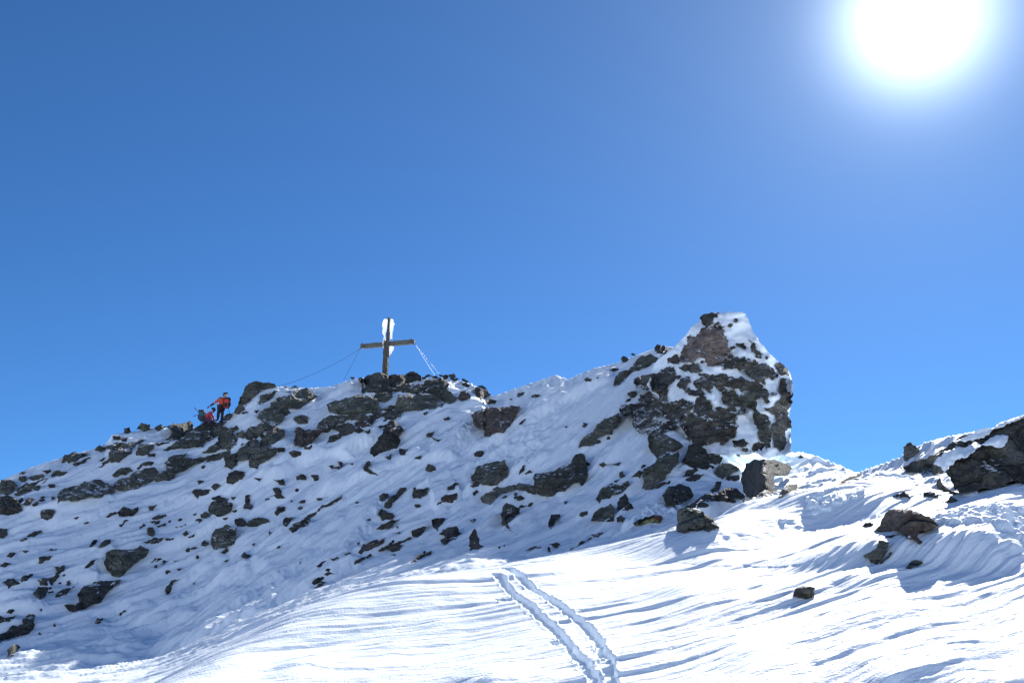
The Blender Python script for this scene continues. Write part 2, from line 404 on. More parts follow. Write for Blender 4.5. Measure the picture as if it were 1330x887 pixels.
# ------------------------------------------------------------------ materials
def nodes(name):
    m = bpy.data.materials.new(name); m.use_nodes = True
    nt = m.node_tree; b = nt.nodes['Principled BSDF']
    return m, nt, b
class NT:
    def __init__(s, nt): s.nt = nt
    def n(s, t, **kw):
        o = s.nt.nodes.new(t)
        for k, v in kw.items():
            if k.startswith('i_'): o.inputs[int(k[2:]) if k[2:].isdigit() else k[2:].replace('_', ' ')].default_value = v
            else: setattr(o, k, v)
        return o
    def l(s, a, b): s.nt.links.new(a, b)
    def math(s, op, a, b=0.0, clamp=False):
        o = s.n('ShaderNodeMath', operation=op, use_clamp=clamp)
        for i, v in enumerate((a, b)):
            if isinstance(v, (int, float)): o.inputs[i].default_value = v
            else: s.l(v, o.inputs[i])
        return o.outputs[0]
    def noise(s, vec, scale, detail=3, rough=.55):
        o = s.n('ShaderNodeTexNoise'); o.inputs['Scale'].default_value = scale; o.inputs['Detail'].default_value = detail; o.inputs['Roughness'].default_value = rough
        s.l(vec, o.inputs['Vector']); return o.outputs['Fac']
    def ramp(s, fac, stops):
        o = s.n('ShaderNodeValToRGB'); cr = o.color_ramp
        while len(cr.elements) < len(stops): cr.elements.new(.5)
        for e, (p, c) in zip(cr.elements, stops):
            e.position = p; e.color = (*c, 1) if len(c) == 3 else c
        s.l(fac, o.inputs[0]); return o.outputs[0]
    def mix(s, fac, a, b):
        o = s.n('ShaderNodeMix', data_type='RGBA')
        for sock, v in ((o.inputs[0], fac), (o.inputs[6], a), (o.inputs[7], b)):
            if isinstance(v, (int, float)): sock.default_value = v
            elif isinstance(v, tuple): sock.default_value = (*v, 1)
            else: s.l(v, sock)
        return o.outputs[2]

def snow_material():
    m, nt, b = nodes('snow'); k = NT(nt)
    geo = k.n('ShaderNodeNewGeometry'); pos = geo.outputs['Position']
    fs_ = k.n('ShaderNodeAttribute', attribute_name='flow'); flow = fs_.outputs['Vector']
    def aniso(sx, sy, scale, detail=3):
        mp = k.n('ShaderNodeMapping'); mp.inputs['Scale'].default_value = (sx, sy, 1); k.l(flow, mp.inputs[0])
        return k.noise(mp.outputs[0], scale, detail)
    streak = aniso(.12, 1.0, 5.5, 4); fine = aniso(.3, 1, 22, 3)
    grain = k.noise(pos, 60, 2)
    h = k.math('ADD', k.math('MULTIPLY', streak, .05), k.math('ADD', k.math('MULTIPLY', fine, .022), k.math('MULTIPLY', grain, .006)))
    bmp = k.n('ShaderNodeBump'); bmp.inputs['Strength'].default_value = .8; bmp.inputs['Distance'].default_value = 1.0
    k.l(h, bmp.inputs['Height']); k.l(bmp.outputs[0], b.inputs['Normal'])
    c = k.ramp(k.noise(pos, .6, 4), [(.3, (.79, .87, .945)), (.7, (.84, .91, .97))])
    k.l(c, b.inputs['Base Color'])
    b.inputs['Roughness'].default_value = .62
    b.inputs['Specular IOR Level'].default_value = .22
    return m
M_SNOW = snow_material()

def tag(o, label=None, cat=None, group=None, kind=None):
    if label: o['label'] = label
    if cat: o['category'] = cat
    if group: o['group'] = group
    if kind: o['kind'] = kind
    return o

def grid_terrain():
    co = np.empty((NA, ND, 3)); co[..., 0] = X; co[..., 1] = Y; co[..., 2] = Z + Rr
    n = NA * ND
    me = bpy.data.meshes.new('snow_slope'); me.vertices.add(n + 1)
    allc = np.concatenate([co.reshape(-1, 3), [[0, 0, -1.6]]]); me.vertices.foreach_set('co', allc.ravel())
    i = np.arange(NA - 1)[:, None] * ND + np.arange(ND - 1)[None, :]
    q = np.stack([i, i + ND, i + ND + 1, i + 1], -1).reshape(-1, 4)[:, ::-1]
    # last column (pi) meets the first (-pi) at the same place; fan at the centre
    fan = np.stack([np.arange(NA - 1) * ND, np.full(NA - 1, n), (np.arange(NA - 1) + 1) * ND], -1)
    nl = q.size + fan.size
    me.loops.add(nl); me.loops.foreach_set('vertex_index', np.concatenate([q.ravel(), fan[:, ::-1].ravel()]).astype(np.int32))
    np_ = len(q) + len(fan); me.polygons.add(np_)
    ls = np.concatenate([np.arange(len(q)) * 4, len(q) * 4 + np.arange(len(fan)) * 3]).astype(np.int32)
    me.polygons.foreach_set('loop_start', ls)
    me.polygons.foreach_set('use_smooth', np.ones(np_, bool))
    me.update(calc_edges=True)
    fl = np.zeros((n + 1, 3), np.float32); fl[:n, 0] = (S * (1 - slopeT) + S2 * slopeT).ravel(); fl[:n, 1] = (Tt * (1 - slopeT) + T2 * slopeT).ravel()
    at = me.attributes.new('flow', 'FLOAT_VECTOR', 'POINT'); at.data.foreach_set('vector', fl.ravel())
    me.materials.append(M_SNOW)
    o = bpy.data.objects.new('terrain', me); C.objects.link(o)
    tag(o, kind='structure')
    return o
TERRAIN = grid_terrain()
# ------------------------------------------------------------------ rock
def rock_material(name, c0, c1, c2, snow=.5, lichen=(.16, .17, .07), iso=False):
    m, nt, b = nodes(name); k = NT(nt)
    tc = k.n('ShaderNodeTexCoord'); geo = k.n('ShaderNodeNewGeometry'); oi = k.n('ShaderNodeObjectInfo')
    pos = geo.outputs['Position']
    mp = k.n('ShaderNodeMapping'); mp.inputs['Rotation'].default_value = (.5, .35, 0); mp.inputs['Scale'].default_value = (2.2, 2.2, 2.2) if iso else (.7, .7, 2.2); k.l(pos, mp.inputs[0])
    n1 = k.noise(mp.outputs[0], 1.3, 6, .62); n2 = k.noise(pos, 9, 5, .65); n3 = k.noise(mp.outputs[0], 5, 4, .6)
    base = k.ramp(k.math('ADD', k.math('MULTIPLY', n1, .6), k.math('MULTIPLY', n3, .4)), [(.36, c0), (.5, c1), (.64, c2)])
    li = k.ramp(n2, [(.58, (0, 0, 0)), (.68, (1, 1, 1))])
    base = k.mix(k.math('MULTIPLY', li, .45), base, lichen)
    dark = k.ramp(k.noise(pos, 3.1, 6, .7), [(.3, (.45, .45, .45)), (.55, (1, 1, 1))])
    mul = k.n('ShaderNodeMix', data_type='RGBA', blend_type='MULTIPLY'); mul.inputs[0].default_value = 1; k.l(base, mul.inputs[6]); k.l(dark, mul.inputs[7])
    hsv = k.n('ShaderNodeHueSaturation'); k.l(mul.outputs[2], hsv.inputs['Color']); k.l(k.math('ADD', .8, k.math('MULTIPLY', oi.outputs['Random'], .45)), hsv.inputs['Value'])
    # wind-blown snow caught on ledges and in pits
    sep = k.n('ShaderNodeSeparateXYZ'); k.l(geo.outputs['Normal'], sep.inputs[0])
    sn = k.math('ADD', k.math('MULTIPLY', sep.outputs['Z'], .55), k.math('ADD', k.math('MULTIPLY', k.noise(pos, 2.2, 5, .6), .9), k.math('MULTIPLY', k.noise(pos, 14, 3, .6), .5)))
    msk = k.ramp(sn, [(1.22 - snow * .35, (0, 0, 0)), (1.26 - snow * .35, (1, 1, 1))])
    # a ramp only spans 0..1: bring the sum into it
    sn2 = k.math('MULTIPLY', sn, .5); nt.links.new(sn2, msk.node.inputs[0])
    e = msk.node.color_ramp.elements; e[0].position = .61 - snow * .12; e[1].position = .63 - snow * .12
    k.l(k.mix(msk, hsv.outputs[0], (.84, .86, .88)), b.inputs['Base Color'])
    crk = k.n('ShaderNodeTexVoronoi', feature='DISTANCE_TO_EDGE'); crk.inputs['Scale'].default_value = .95; k.l(mp.outputs[0], crk.inputs['Vector'])
    cr_ = k.ramp(crk.outputs['Distance'], [(.0, (0, 0, 0)), (.05, (1, 1, 1))])
    b.inputs['Roughness'].default_value = .85; b.inputs['Specular IOR Level'].default_value = .3
    bmp = k.n('ShaderNodeBump'); bmp.inputs['Strength'].default_value = 1.0; bmp.inputs['Distance'].default_value = .16
    k.l(k.math('ADD', k.math('MULTIPLY', n3, .9), k.math('ADD', k.math('MULTIPLY', n2, .35), k.math('ADD', k.math('MULTIPLY', n1, .6), k.math('MULTIPLY', cr_, .5)))), bmp.inputs['Height'])
    k.l(bmp.outputs[0], b.inputs['Normal'])
    return m
MATS = {
    'g': rock_material('green_grey_schist', (.042, .046, .040), (.095, .10, .085), (.17, .172, .15), .0),
    'd': rock_material('dark_schist', (.03, .03, .03), (.065, .065, .06), (.11, .105, .095), -.12),
    'b': rock_material('brown_gneiss', (.05, .04, .035), (.10, .08, .068), (.17, .14, .12), .1),
    'w': rock_material('dark_speckled_wall', (.03, .03, .03), (.07, .07, .065), (.17, .165, .15), -.2, iso=True),
    'p': rock_material('pinkish_gneiss', (.15, .115, .10), (.24, .19, .17), (.33, .28, .26), .1, (.22, .2, .12)),
    't': rock_material('crag_rock', (.042, .042, .038), (.10, .098, .088), (.20, .19, .17), .3),
    's': M_SNOW,
}
CROPS = {'A': (0, 470, 3.856), 'B': (0, 660, 3.909), 'C': (300, 460, 3.856), 'D': (340, 600, 3.856), 'E': (600, 460, 4.927), 'F': (780, 390, 4.668),
         'G': (780, 540, 3.912), 'H': (600, 560, 4.927), 'I': (1000, 520, 4.03), 'J': (860, 680, 2.83), 'P': (0, 0, 1), 'L': (1000, 600, 8.867), 'M': (0, 600, 8.867), 'N': (440, 470, 6.333),
         'O': (230, 500, 11.083), 'Q': (810, 655, 14.78)}
def px(crop, pts):
    x0, y0, s = CROPS[crop]
    return [(x0 + a / s, y0 + b / s) for a, b in pts]

def roughen(pts, step, amp, rs):
    """split long edges and push the new corners about, so an outline breaks like rock"""
    out = [np.array(p, float) for p in pts]
    level = 0
    while True:
        new = []; did = False
        for i in range(len(out)):
            a = out[i]; b = out[(i + 1) % len(out)]; L = np.linalg.norm(b - a); new.append(a)
            if L > step:
                did = True; n = np.array([-(b - a)[1], (b - a)[0]]) / max(L, 1e-6)
                new.append(a + (b - a) * rs.uniform(.38, .62) + n * rs.normal() * amp * L)
        out = new; level += 1
        if not did or level > 6: return np.array(out)

def inside(poly, q):
    x, y = q[:, 0], q[:, 1]; r = np.zeros(len(q), bool); n = len(poly)
    for i in range(n):
        x1, y1 = poly[i]; x2, y2 = poly[(i + 1) % n]
        c = ((y1 > y) != (y2 > y)) & (x < (x2 - x1) * (y - y1) / (y2 - y1 + 1e-12) + x1)
        r ^= c
    return r
def edge_dist(poly, q):
    a = poly; b = np.roll(poly, -1, 0); e = b - a; l2 = (e * e).sum(1) + 1e-9
    t = np.clip(((q[:, None, :] - a) * e).sum(2) / l2, 0, 1)
    d = q[:, None, :] - a - t[..., None] * e
    return np.sqrt((d * d).sum(2).min(1))

def relief(name, poly, mat, depth_fn=depth, lean=.45, bulge=.28, seed=0, thick=.8, step=None, amp=.09, smooth=False, snowy=False, parent=None, facets=5, soft=1.0, grow=.9):
    """a solid rock whose outline stands on the slope: front faces, sides running back into the hill, closed behind"""
    rs = np.random.RandomState(seed + 1000)
    poly = np.array(poly, float)
    cc_ = poly.mean(0); vv_ = poly - cc_; poly = cc_ + vv_ * (1 + grow / np.maximum(np.linalg.norm(vv_, axis=1, keepdims=True), 1.5))
    size = math.sqrt(abs(sum(poly[i][0] * poly[(i + 1) % len(poly)][1] - poly[(i + 1) % len(poly)][0] * poly[i][1] for i in range(len(poly)))) / 2)
    st = step or max(1.5, size / 13)
    B = roughen(poly, st * 1.2, amp, rs)
    if len(B) < 5: B = roughen(poly, st * .5, amp, rs)
    lo, hi = B.min(0), B.max(0)
    gs = max(st, 1.3)
    gx, gy = np.meshgrid(np.arange(lo[0], hi[0], gs), np.arange(lo[1], hi[1], gs))
    q = np.stack([gx.ravel(), gy.ravel()], 1)
    if len(q): q = q + rs.uniform(-.35, .35, q.shape) * gs
    q = q[inside(B, q)] if len(q) else q
    if len(q): q = q[edge_dist(B, q) > gs * .45]
    if len(q) == 0: q = poly.mean(0, keepdims=True)
    nb = len(B)
    V = [Vector(p) for p in np.concatenate([B, q])]
    vo, eo, fo, ov, oe, of = geometry.delaunay_2d_cdt(V, [(i, (i + 1) % nb) for i in range(nb)], [], 1, 1e-5)
    P2 = np.array([(v.x, v.y) for v in vo]); ed = edge_dist(B, P2)
    # depth of the foot of each column of the outline
    bx, by = B[:, 0], B[:, 1]
    foot = np.empty(len(P2))
    for i, (x_, y_) in enumerate(P2):
        ys = []
        for j in range(nb):
            x1, x2 = bx[j], bx[(j + 1) % nb]
            if (x1 - x_) * (x2 - x_) <= 0 and x1 != x2: ys.append(by[j] + (by[(j + 1) % nb] - by[j]) * (x_ - x1) / (x2 - x1))
        foot[i] = max([v for v in ys if v >= y_ - .5], default=y_)
        foot[i] = max(foot[i], y_)
    Dt = depth_fn(P2[:, 0], P2[:, 1]); Df = depth_fn(P2[:, 0], foot)
    gw_ = np.exp(-.5 * ((P2[:, 0][:, None] - P2[:, 0][None, :]) / max(.28 * size, .5)) ** 2); Df = (gw_ * Df[None, :]).sum(1) / gw_.sum(1)
    mpp = np.median(Dt) / F
    Sz = size * mpp
    rise = np.clip(Dt - Df, 0, (foot - P2[:, 1]) * mpp * 2.6 + .02)
    D0 = np.minimum(np.minimum(Df, Dt) + lean * rise, Dt)
    # facets
    c = P2.mean(0); r = (P2 - c) / max(size, 1)
    h = np.full(len(P2), 1.0)
    for _ in range(facets):
        g = rs.normal(size=2) * 1.1; h = np.minimum(h, .72 + rs.uniform(0, .35) + r @ g)
    h = np.clip(h, .12, 1.0)
    h = h + .22 * perlin(P2[:, 0] / 7 + seed, P2[:, 1] / 7, 5) + .14 * perlin(P2[:, 0] / 2.7, P2[:, 1] / 2.7 + seed, 6)
    edge = np.sqrt(np.clip(1 - (1 - np.clip(ed / max(size * .085 * soft, .8), 0, 1)) ** 2, 0, 1))
    front_d = D0 - bulge * Sz * h * (.25 + .75 * edge) - .02
    front_d = front_d - min(1.0, Sz) * (.07 * perlin(P2[:, 0] / 5 + seed, P2[:, 1] / 3.2, 8) + .05 * perlin(P2[:, 0] / 2.2, P2[:, 1] / 1.7 + seed, 9)) * edge * (bulge > .05)
    Pf = point(P2[:, 0], P2[:, 1], front_d)
    back_d = np.minimum(np.maximum(Dt, D0) + thick * Sz * .7 + .15, D0 + 1.15 * Sz + .25)
    verts = [tuple(p) for p in Pf]; faces = [tuple(f) for f in fo if len(f) >= 3]
    # orientation: make front faces look at the camera
    from collections import Counter
    ec = Counter()
    for f in faces:
        for i in range(len(f)): ec[(f[i], f[(i + 1) % len(f)])] += 1
    border = [(a, b) for (a, b) in ec if (b, a) not in ec]
    # sides in three rings
    bv = sorted({a for e in border for a in e}); n0 = len(verts); m_ = {}
    prev = {b: b for b in bv}
    cen = P2[bv].mean(0)
    for kx, (tt, sc_) in enumerate(((.33, 1.0), (.7, .97), (1.0, .8))):
        cur = {}
        for b in bv:
            dd_ = front_d[b] + (back_d[b] - front_d[b]) * tt
            p2 = cen + (P2[b] - cen) * sc_
            cur[b] = len(verts); verts.append(tuple(point(p2[0], p2[1], dd_)))
        for a, b in border: faces.append((prev[b], prev[a], cur[a], cur[b]))
        prev = cur
    idx = {}
    p_in = cen + (P2 - cen) * .8
    for f in [f for f in fo if len(f) >= 3]:
        g = []
        for v in f[::-1]:
            if v in prev: g.append(prev[v])
            else:
                if v not in idx:
                    idx[v] = len(verts); verts.append(tuple(point(p_in[v, 0], p_in[v, 1], back_d[v] + .1 * Sz)))
                g.append(idx[v])
        faces.append(tuple(g))
    me = bpy.data.meshes.new(name); 
    V3 = np.array(verts); origin = V3.mean(0) if parent is None else np.array(parent.location)
    me.from_pydata([tuple(v) for v in V3 - origin], [], faces); me.update()
    bm = bmesh.new(); bm.from_mesh(me)
    bmesh.ops.dissolve_degenerate(bm, dist=.002, edges=bm.edges[:])
    bmesh.ops.recalc_face_normals(bm, faces=bm.faces[:])
    bm.to_mesh(me); bm.free()
    me.materials.append(MATS[mat])
    if smooth: me.polygons.foreach_set('use_smooth', np.ones(len(me.polygons), bool))
    o = bpy.data.objects.new(name, me); C.objects.link(o)
    if parent is None: o.location = origin
    else: o.parent = parent
    return o
# ------------------------------------------------------------------ every rock the slope shows: (crop, outline, material, label, options)
ROCKS = [
 # --- far left
 ('A', [(0,615),(5,592),(45,592),(85,620),(60,650),(30,668),(-40,664),(-60,630)], 'g', 'grey-green rock at the far left end of the ridge, just above a rounder boulder', {}),
 ('A', [(75,665),(110,640),(130,622),(200,618),(190,645),(140,650),(100,668)], 'g', 'flat tilted rock slab near the left end of the ridge, between small stones', {}),
 ('A', [(-60,690),(0,680),(60,678),(100,715),(110,740),(90,755),(0,762),(-70,760)], 'd', 'round dark boulder cut off by the left edge of the photo, with a snow cap', {}),
 ('A', [(207,750),(235,740),(270,742),(262,775),(235,790),(207,780)], 'd', 'single dark stone standing clear on smooth snow below the long left rock band', {}),
 ('A', [(-50,840),(0,835),(30,835),(35,865),(10,880),(-50,885)], 'd', 'small dark boulder at the left edge of the photo, under the round boulder', {}),
 ('A', [(290,710),(292,680),(310,640),(360,625),(400,620),(450,600),(500,590),(545,610),(570,625),(575,650),(540,660),(500,680),(460,672),(400,690)], 'g', 'long rough rock band low on the left ridge, its left half', {'lean': .6}),
 ('A', [(568,632),(580,600),(650,580),(690,550),(730,535),(770,530),(797,560),(770,590),(740,605),(700,620),(660,630),(600,642)], 'g', 'right half of the long rock band on the left ridge, speckled with snow', {'lean': .6}),
 ('A', [(312,500),(330,465),(370,455),(430,455),(435,465),(400,478),(375,495),(340,505)], 'g', 'low flat rock on the skyline of the left ridge where the snow crest steps down', {}),
 ('A', [(565,565),(600,540),(640,530),(660,545),(630,560),(590,573)], 'g', 'thin tilted slab in snow just above the long left rock band', {}),
 ('A', [(690,530),(720,510),(765,503),(750,520),(700,537)], 'g', None, {}),
 ('A', [(770,580),(800,560),(860,550),(870,580),(840,592),(790,598)], 'g', 'small rock bridging the long left rock band and the ledge to its right', {}),
 ('A', [(540,490),(550,455),(600,430),(660,430),(650,460),(610,480),(600,495)], 'g', 'squarish green-grey rock below the snowy knob of the left ridge', {}),
 ('A', [(530,430),(580,408),(605,405),(600,425),(560,435)], 'g', None, {}),
 ('A', [(605,425),(615,405),(680,405),(670,425)], 'g', None, {}),
 ('A', [(480,440),(500,420),(520,430),(505,448)], 'g', None, {}),
 ('A', [(685,465),(695,425),(720,415),(770,415),(765,435),(740,455),(715,465)], 'g', 'broken rock lying between the squarish rock and the skyline ledge, left of the climbers', {}),
 ('A', [(625,350),(625,335),(645,332),(652,350),(632,352)], 'd', None, {}),
 ('A', [(687,335),(712,308),(745,315),(760,335),(720,343)], 'g', 'small dark block breaking the skyline halfway along the left ridge', {}),
 ('A', [(570,375),(595,375),(600,385),(575,388)], 'd', None, {}),
 ('A', [(612,380),(632,382),(630,393),(615,393)], 'd', None, {}),
 ('A', [(770,330),(795,322),(825,322),(815,332),(790,340)], 'g', None, {}),
 ('A', [(688,402),(705,390),(720,392),(700,410)], 'g', None, {}),
 ('A', [(745,462),(775,460),(770,472),(750,472)], 'd', None, {}),
 ('A', [(775,405),(850,375),(862,345),(835,325),(870,312),(915,310),(945,297),(960,310),(960,340),(925,360),(890,385),(850,400),(800,418)], 'g', 'big skyline rock with a blunt upright end, left of the crouching climber', {}),
 ('A', [(820,440),(880,405),(940,360),(985,345),(1050,350),(1055,380),(1010,425),(950,425),(900,430),(850,443)], 'g', 'broad rock sloping down to the left beneath the climbers\' perch', {'lean': .6}),
 ('O', [(265,650),(340,580),(400,520),(480,512),(520,530),(560,545),(620,530),(700,520),(640,580),(560,640),(500,660),(420,655),(340,650)], 'g', 'dark perch rock directly under the two climbers', {'snow': 0}),
 ('O', [(640,520),(690,470),(720,430),(775,420),(778,460),(740,490),(690,500)], 'g', 'small rock leaning right of the standing climber\'s feet', {}),
 ('O', [(490,660),(600,600),(680,610),(750,640),(720,680),(640,720),(560,740),(480,720)], 'g', 'rock face below the standing climber, beside bare snow strips', {}),
 ('O', [(600,760),(680,700),(790,660),(800,720),(850,800),(780,850),(700,887),(620,830)], 'g', 'blocky rock in the gully below the climbers', {}),
 ('A', [(1015,450),(1060,425),(1110,410),(1125,425),(1080,445),(1030,455)], 'g', None, {}),
 ('A', [(838,530),(850,480),(890,465),(940,460),(930,480),(960,485),(1040,470),(1100,455),(1140,440),(1150,455),(1090,490),(1000,505),(960,520),(930,540),(880,560),(848,555)], 'g', 'long narrow ledge running up right towards the climbers', {'lean': .6}),
 ('A', [(1140,580),(1170,555),(1220,555),(1215,575),(1180,595),(1165,610),(1140,600)], 'd', None, {}),
 ('A', [(965,650),(985,637),(1050,640),(1040,660),(1000,665),(990,685)], 'd', None, {}),
 ('A', [(590,755),(620,725),(690,725),(690,745),(660,770),(600,772)], 'd', 'lone dark stone on the open snow under the right half of the long rock band', {}),
 ('A', [(530,775),(570,752),(585,755),(545,778)], 'd', None, {}), ('A', [(745,725),(785,715),(765,742),(750,740)], 'd', None, {}), ('A', [(597,815),(620,795),(645,793),(610,823)], 'd', None, {}),
 ('A', [(765,780),(800,768),(815,780),(785,788)], 'd', None, {}), ('A', [(742,835),(765,830),(773,850),(760,868),(742,860)], 'g', None, {}), ('A', [(700,830),(720,810),(727,820),(705,833)], 'd', None, {}),
 ('A', [(785,820),(825,805),(828,820),(795,827)], 'd', None, {}),
 ('A', [(1045,740),(1070,700),(1120,705),(1165,715),(1150,750),(1090,772),(1060,760)], 'g', 'stubby rock in the snow gully, upper of two below the long ledge', {}),
 ('A', [(1005,765),(1030,753),(1050,765),(1040,780),(1010,778)], 'g', None, {}), ('A', [(1060,685),(1100,670),(1140,685),(1135,700),(1095,700)], 'd', None, {}),
 ('A', [(1180,785),(1220,800),(1235,815),(1190,820)], 'd', None, {}), ('A', [(1225,715),(1260,715),(1255,730),(1225,730)], 'd', None, {}), ('A', [(1230,670),(1250,668),(1248,710),(1232,710)], 'd', None, {}),
 ('A', [(990,595),(1020,597),(1015,610),(995,610)], 'd', None, {}), ('A', [(1060,625),(1085,610),(1100,617),(1075,640)], 'd', None, {}), ('A', [(150,870),(195,845),(212,855),(160,872)], 'g', None, {}),
 ('A', [(250,620),(275,618),(270,628)], 'd', None, {}), ('A', [(262,572),(330,550),(325,560),(270,578)], 'g', None, {}), ('A', [(165,605),(230,590),(225,600),(175,612)], 'g', None, {}),
 ('A', [(370,510),(440,480),(455,483),(400,512)], 'g', None, {}), ('A', [(498,492),(520,480),(515,497)], 'd', None, {}), ('A', [(515,503),(540,492),(545,500),(520,513)], 'd', None, {}),
 ('A', [(150,582),(160,572),(215,565),(215,578),(160,588)], 'g', None, {}), ('A', [(100,577),(125,575),(130,592),(110,600),(98,590)], 'g', None, {}), ('A', [(215,545),(245,540),(252,550),(235,556)], 'd', None, {}),
 ('M', [(195,330),(215,295),(300,240),(320,245),(280,280),(200,338)], 'g', None, {}), ('M', [(300,265),(400,235),(470,200),(550,195),(520,210),(420,245),(320,272)], 'g', None, {}),
 ('M', [(215,450),(250,410),(268,440),(255,470),(225,465)], 'd', None, {}), ('M', [(255,480),(300,450),(340,415),(400,430),(360,450),(340,485),(300,495)], 'd', None, {}),
 ('M', [(375,495),(410,460),(440,462),(430,485),(395,503)], 'd', None, {}), ('M', [(440,440),(480,420),(515,432),(510,442),(450,447)], 'd', None, {}), ('M', [(470,400),(495,393),(518,405),(510,416),(478,415)], 'd', None, {}),
 ('M', [(595,410),(620,402),(637,415),(630,430),(600,428)], 'd', None, {}), ('M', [(560,268),(600,262),(640,270),(600,290),(575,292)], 'd', None, {}), ('M', [(855,650),(890,632),(910,635),(880,656)], 'd', None, {}),
 ('M', [(965,705),(1000,690),(1028,692),(1000,706)], 'd', None, {}), ('M', [(1215,630),(1270,590),(1335,575),(1330,600),(1250,635)], 'd', None, {}), ('M', [(370,820),(410,800),(465,785),(480,810),(420,835),(340,860),(300,875)], 'g', None, {}),
 ('M', [(235,135),(260,115),(285,115),(275,128)], 'd', None, {}), ('M', [(1140,50),(1180,40),(1250,0),(1200,28),(1180,52)], 'd', None, {}),
 ('M', [(850,25),(880,8),(940,0),(960,10),(880,35)], 'g', None, {}),
 # --- ridge from the climbers to the summit
 ('C', [(42,258),(50,215),(70,185),(95,150),(130,140),(215,152),(222,165),(165,175),(140,190),(105,215),(80,250),(50,262)], 'g', 'curved skyline slab on the knob right of the climbers, capping a snow pocket', {}),
 ('C', [(20,290),(35,265),(60,262),(65,280),(40,295)], 'g', None, {}),
 ('C', [(140,240),(150,210),(190,195),(215,195),(210,210),(175,235),(150,248)], 'g', 'small leaning rock just below the skyline slab of the knob', {}),
 ('C', [(200,240),(250,215),(310,200),(330,180),(370,172),(395,185),(430,210),(410,225),(385,235),(350,260),(330,270),(290,265),(300,290),(270,305),(250,290),(205,270)], 'g', 'jagged rock mass at the top of the knob, right of the skyline slab', {'lean': .55}),
 ('C', [(75,392),(110,360),(160,345),(135,325),(165,290),(200,260),(240,285),(265,320),(240,345),(205,365),(175,375),(140,405),(110,425),(80,420)], 'g', 'large ragged rock face in the middle of the knob between climbers and cross', {'lean': .6}),
 ('C', [(120,303),(165,275),(190,270),(180,285),(130,305)], 'g', None, {}), ('C', [(215,185),(290,185),(295,193),(220,195)], 'g', None, {}), ('C', [(270,160),(320,158),(335,168),(280,168)], 'g', None, {}),
 ('C', [(150,450),(160,420),(190,385),(230,370),(265,380),(262,410),(230,430),(180,460)], 'g', 'light-edged boulder low on the knob, above the dark bottom buttress', {}),
 ('C', [(25,500),(50,470),(90,440),(120,430),(150,460),(200,465),(230,480),(220,500),(170,530),(130,570),(95,560),(95,525),(60,525),(30,530)], 'g', 'wide bottom buttress of the knob, ending in a point on the snow', {'lean': .6}),
 ('C', [(-30,520),(0,505),(20,500),(25,550),(0,572),(-30,560)], 'g', 'rough rock at the left foot of the knob, beside the bottom buttress', {}),
 ('C', [(-70,440),(-30,425),(10,430),(22,450),(-10,480),(-60,470)], 'g', 'flat rock left of the knob, above its foot', {}),
 ('C', [(35,395),(55,385),(75,400),(60,418),(35,412)], 'g', None, {}), ('C', [(0,372),(25,360),(35,375),(10,385)], 'g', None, {}),
 ('C', [(318,327),(345,310),(380,315),(380,340),(345,345)], 'g', 'small rounded rock alone in the snow gully between knob and summit', {}),
 ('C', [(325,375),(345,365),(420,380),(440,345),(470,340),(480,370),(440,400),(405,430),(400,465),(370,470),(365,445),(325,455),(320,430),(330,400)], 'b', 'purplish rock with a notched foot in the gully below the summit slab', {'lean': .6}),
 ('C', [(440,345),(500,310),(555,310),(590,320),(555,345),(520,355),(485,388),(452,385),(470,360)], 'g', 'dark wedge of rock joining the big summit slab to the purplish rock', {}),
 ('C', [(485,252),(520,238),(600,222),(650,210),(700,208),(735,230),(735,262),(720,300),(660,300),(600,300),(540,298),(497,290)], 'g', 'big overhanging slab below and left of the summit cross', {'bulge': .4}),
 ('C', [(560,325),(600,302),(660,302),(722,302),(745,265),(748,290),(740,320),(700,335),(670,350),(640,330),(610,330)], 'g', 'rock step tucked directly under the big overhanging summit slab', {}),
 ('C', [(625,345),(660,335),(720,330),(700,355),(650,365),(630,360)], 'b', 'small brownish rock under the rock step below the cross', {}),
 ('C', [(515,372),(560,355),(605,358),(615,375),(590,395),(560,402),(545,385)], 'd', 'dark flat stone left of the pointed boulder below the summit', {}),
 ('C', [(480,445),(500,410),(545,395),(555,405),(520,430)], 'g', None, {}), ('C', [(615,382),(640,372),(660,380),(640,390)], 'd', None, {}), ('C', [(670,387),(690,378),(690,392)], 'd', None, {}),
 ('C', [(640,130),(655,124),(662,128),(665,190),(650,185),(655,150)], 'd', 'thin dark fin of rock on the edge of the snow patch left of the cross', {}),
 ('N', [(215,160),(230,125),(290,105),(350,100),(395,100),(400,135),(420,180),(400,205),(330,195),(260,185),(220,180)], 'd', 'lichened summit block carrying the foot of the cross', {'bulge': .45}),
 ('N', [(405,120),(470,105),(560,100),(640,100),(670,120),(665,155),(590,165),(540,180),(480,205),(430,200),(415,150)], 'd', 'dark layered summit rock right of the foot of the cross', {'bulge': .4}),
 ('N', [(215,230),(240,195),(330,200),(440,215),(430,240),(380,265),(300,245),(250,250)], 'd', 'shadowed ledge under the block that carries the cross', {}),
 ('N', [(300,290),(330,255),(430,245),(420,300),(370,325),(320,310)], 'g', 'blunt rock below the shadowed ledge of the summit', {}),
 ('N', [(440,225),(500,200),(590,185),(700,180),(710,250),(650,258),(600,255),(560,240),(500,238),(450,240)], 'g', 'long grey-green rock in the second tier of the summit, left part', {}),
 ('N', [(712,165),(790,150),(880,165),(900,180),(880,215),(830,250),(800,262),(715,250),(705,200)], 'g', 'rounded grey-green block in the second tier of the summit, right part', {}),
 ('N', [(460,385),(480,330),(500,270),(590,270),(620,300),(650,270),(760,270),(795,300),(800,350),(790,375),(700,375),(600,390),(530,415),(480,400)], 'g', 'broad lowest rock of the summit rising straight from the snowfield', {'bulge': .4}),
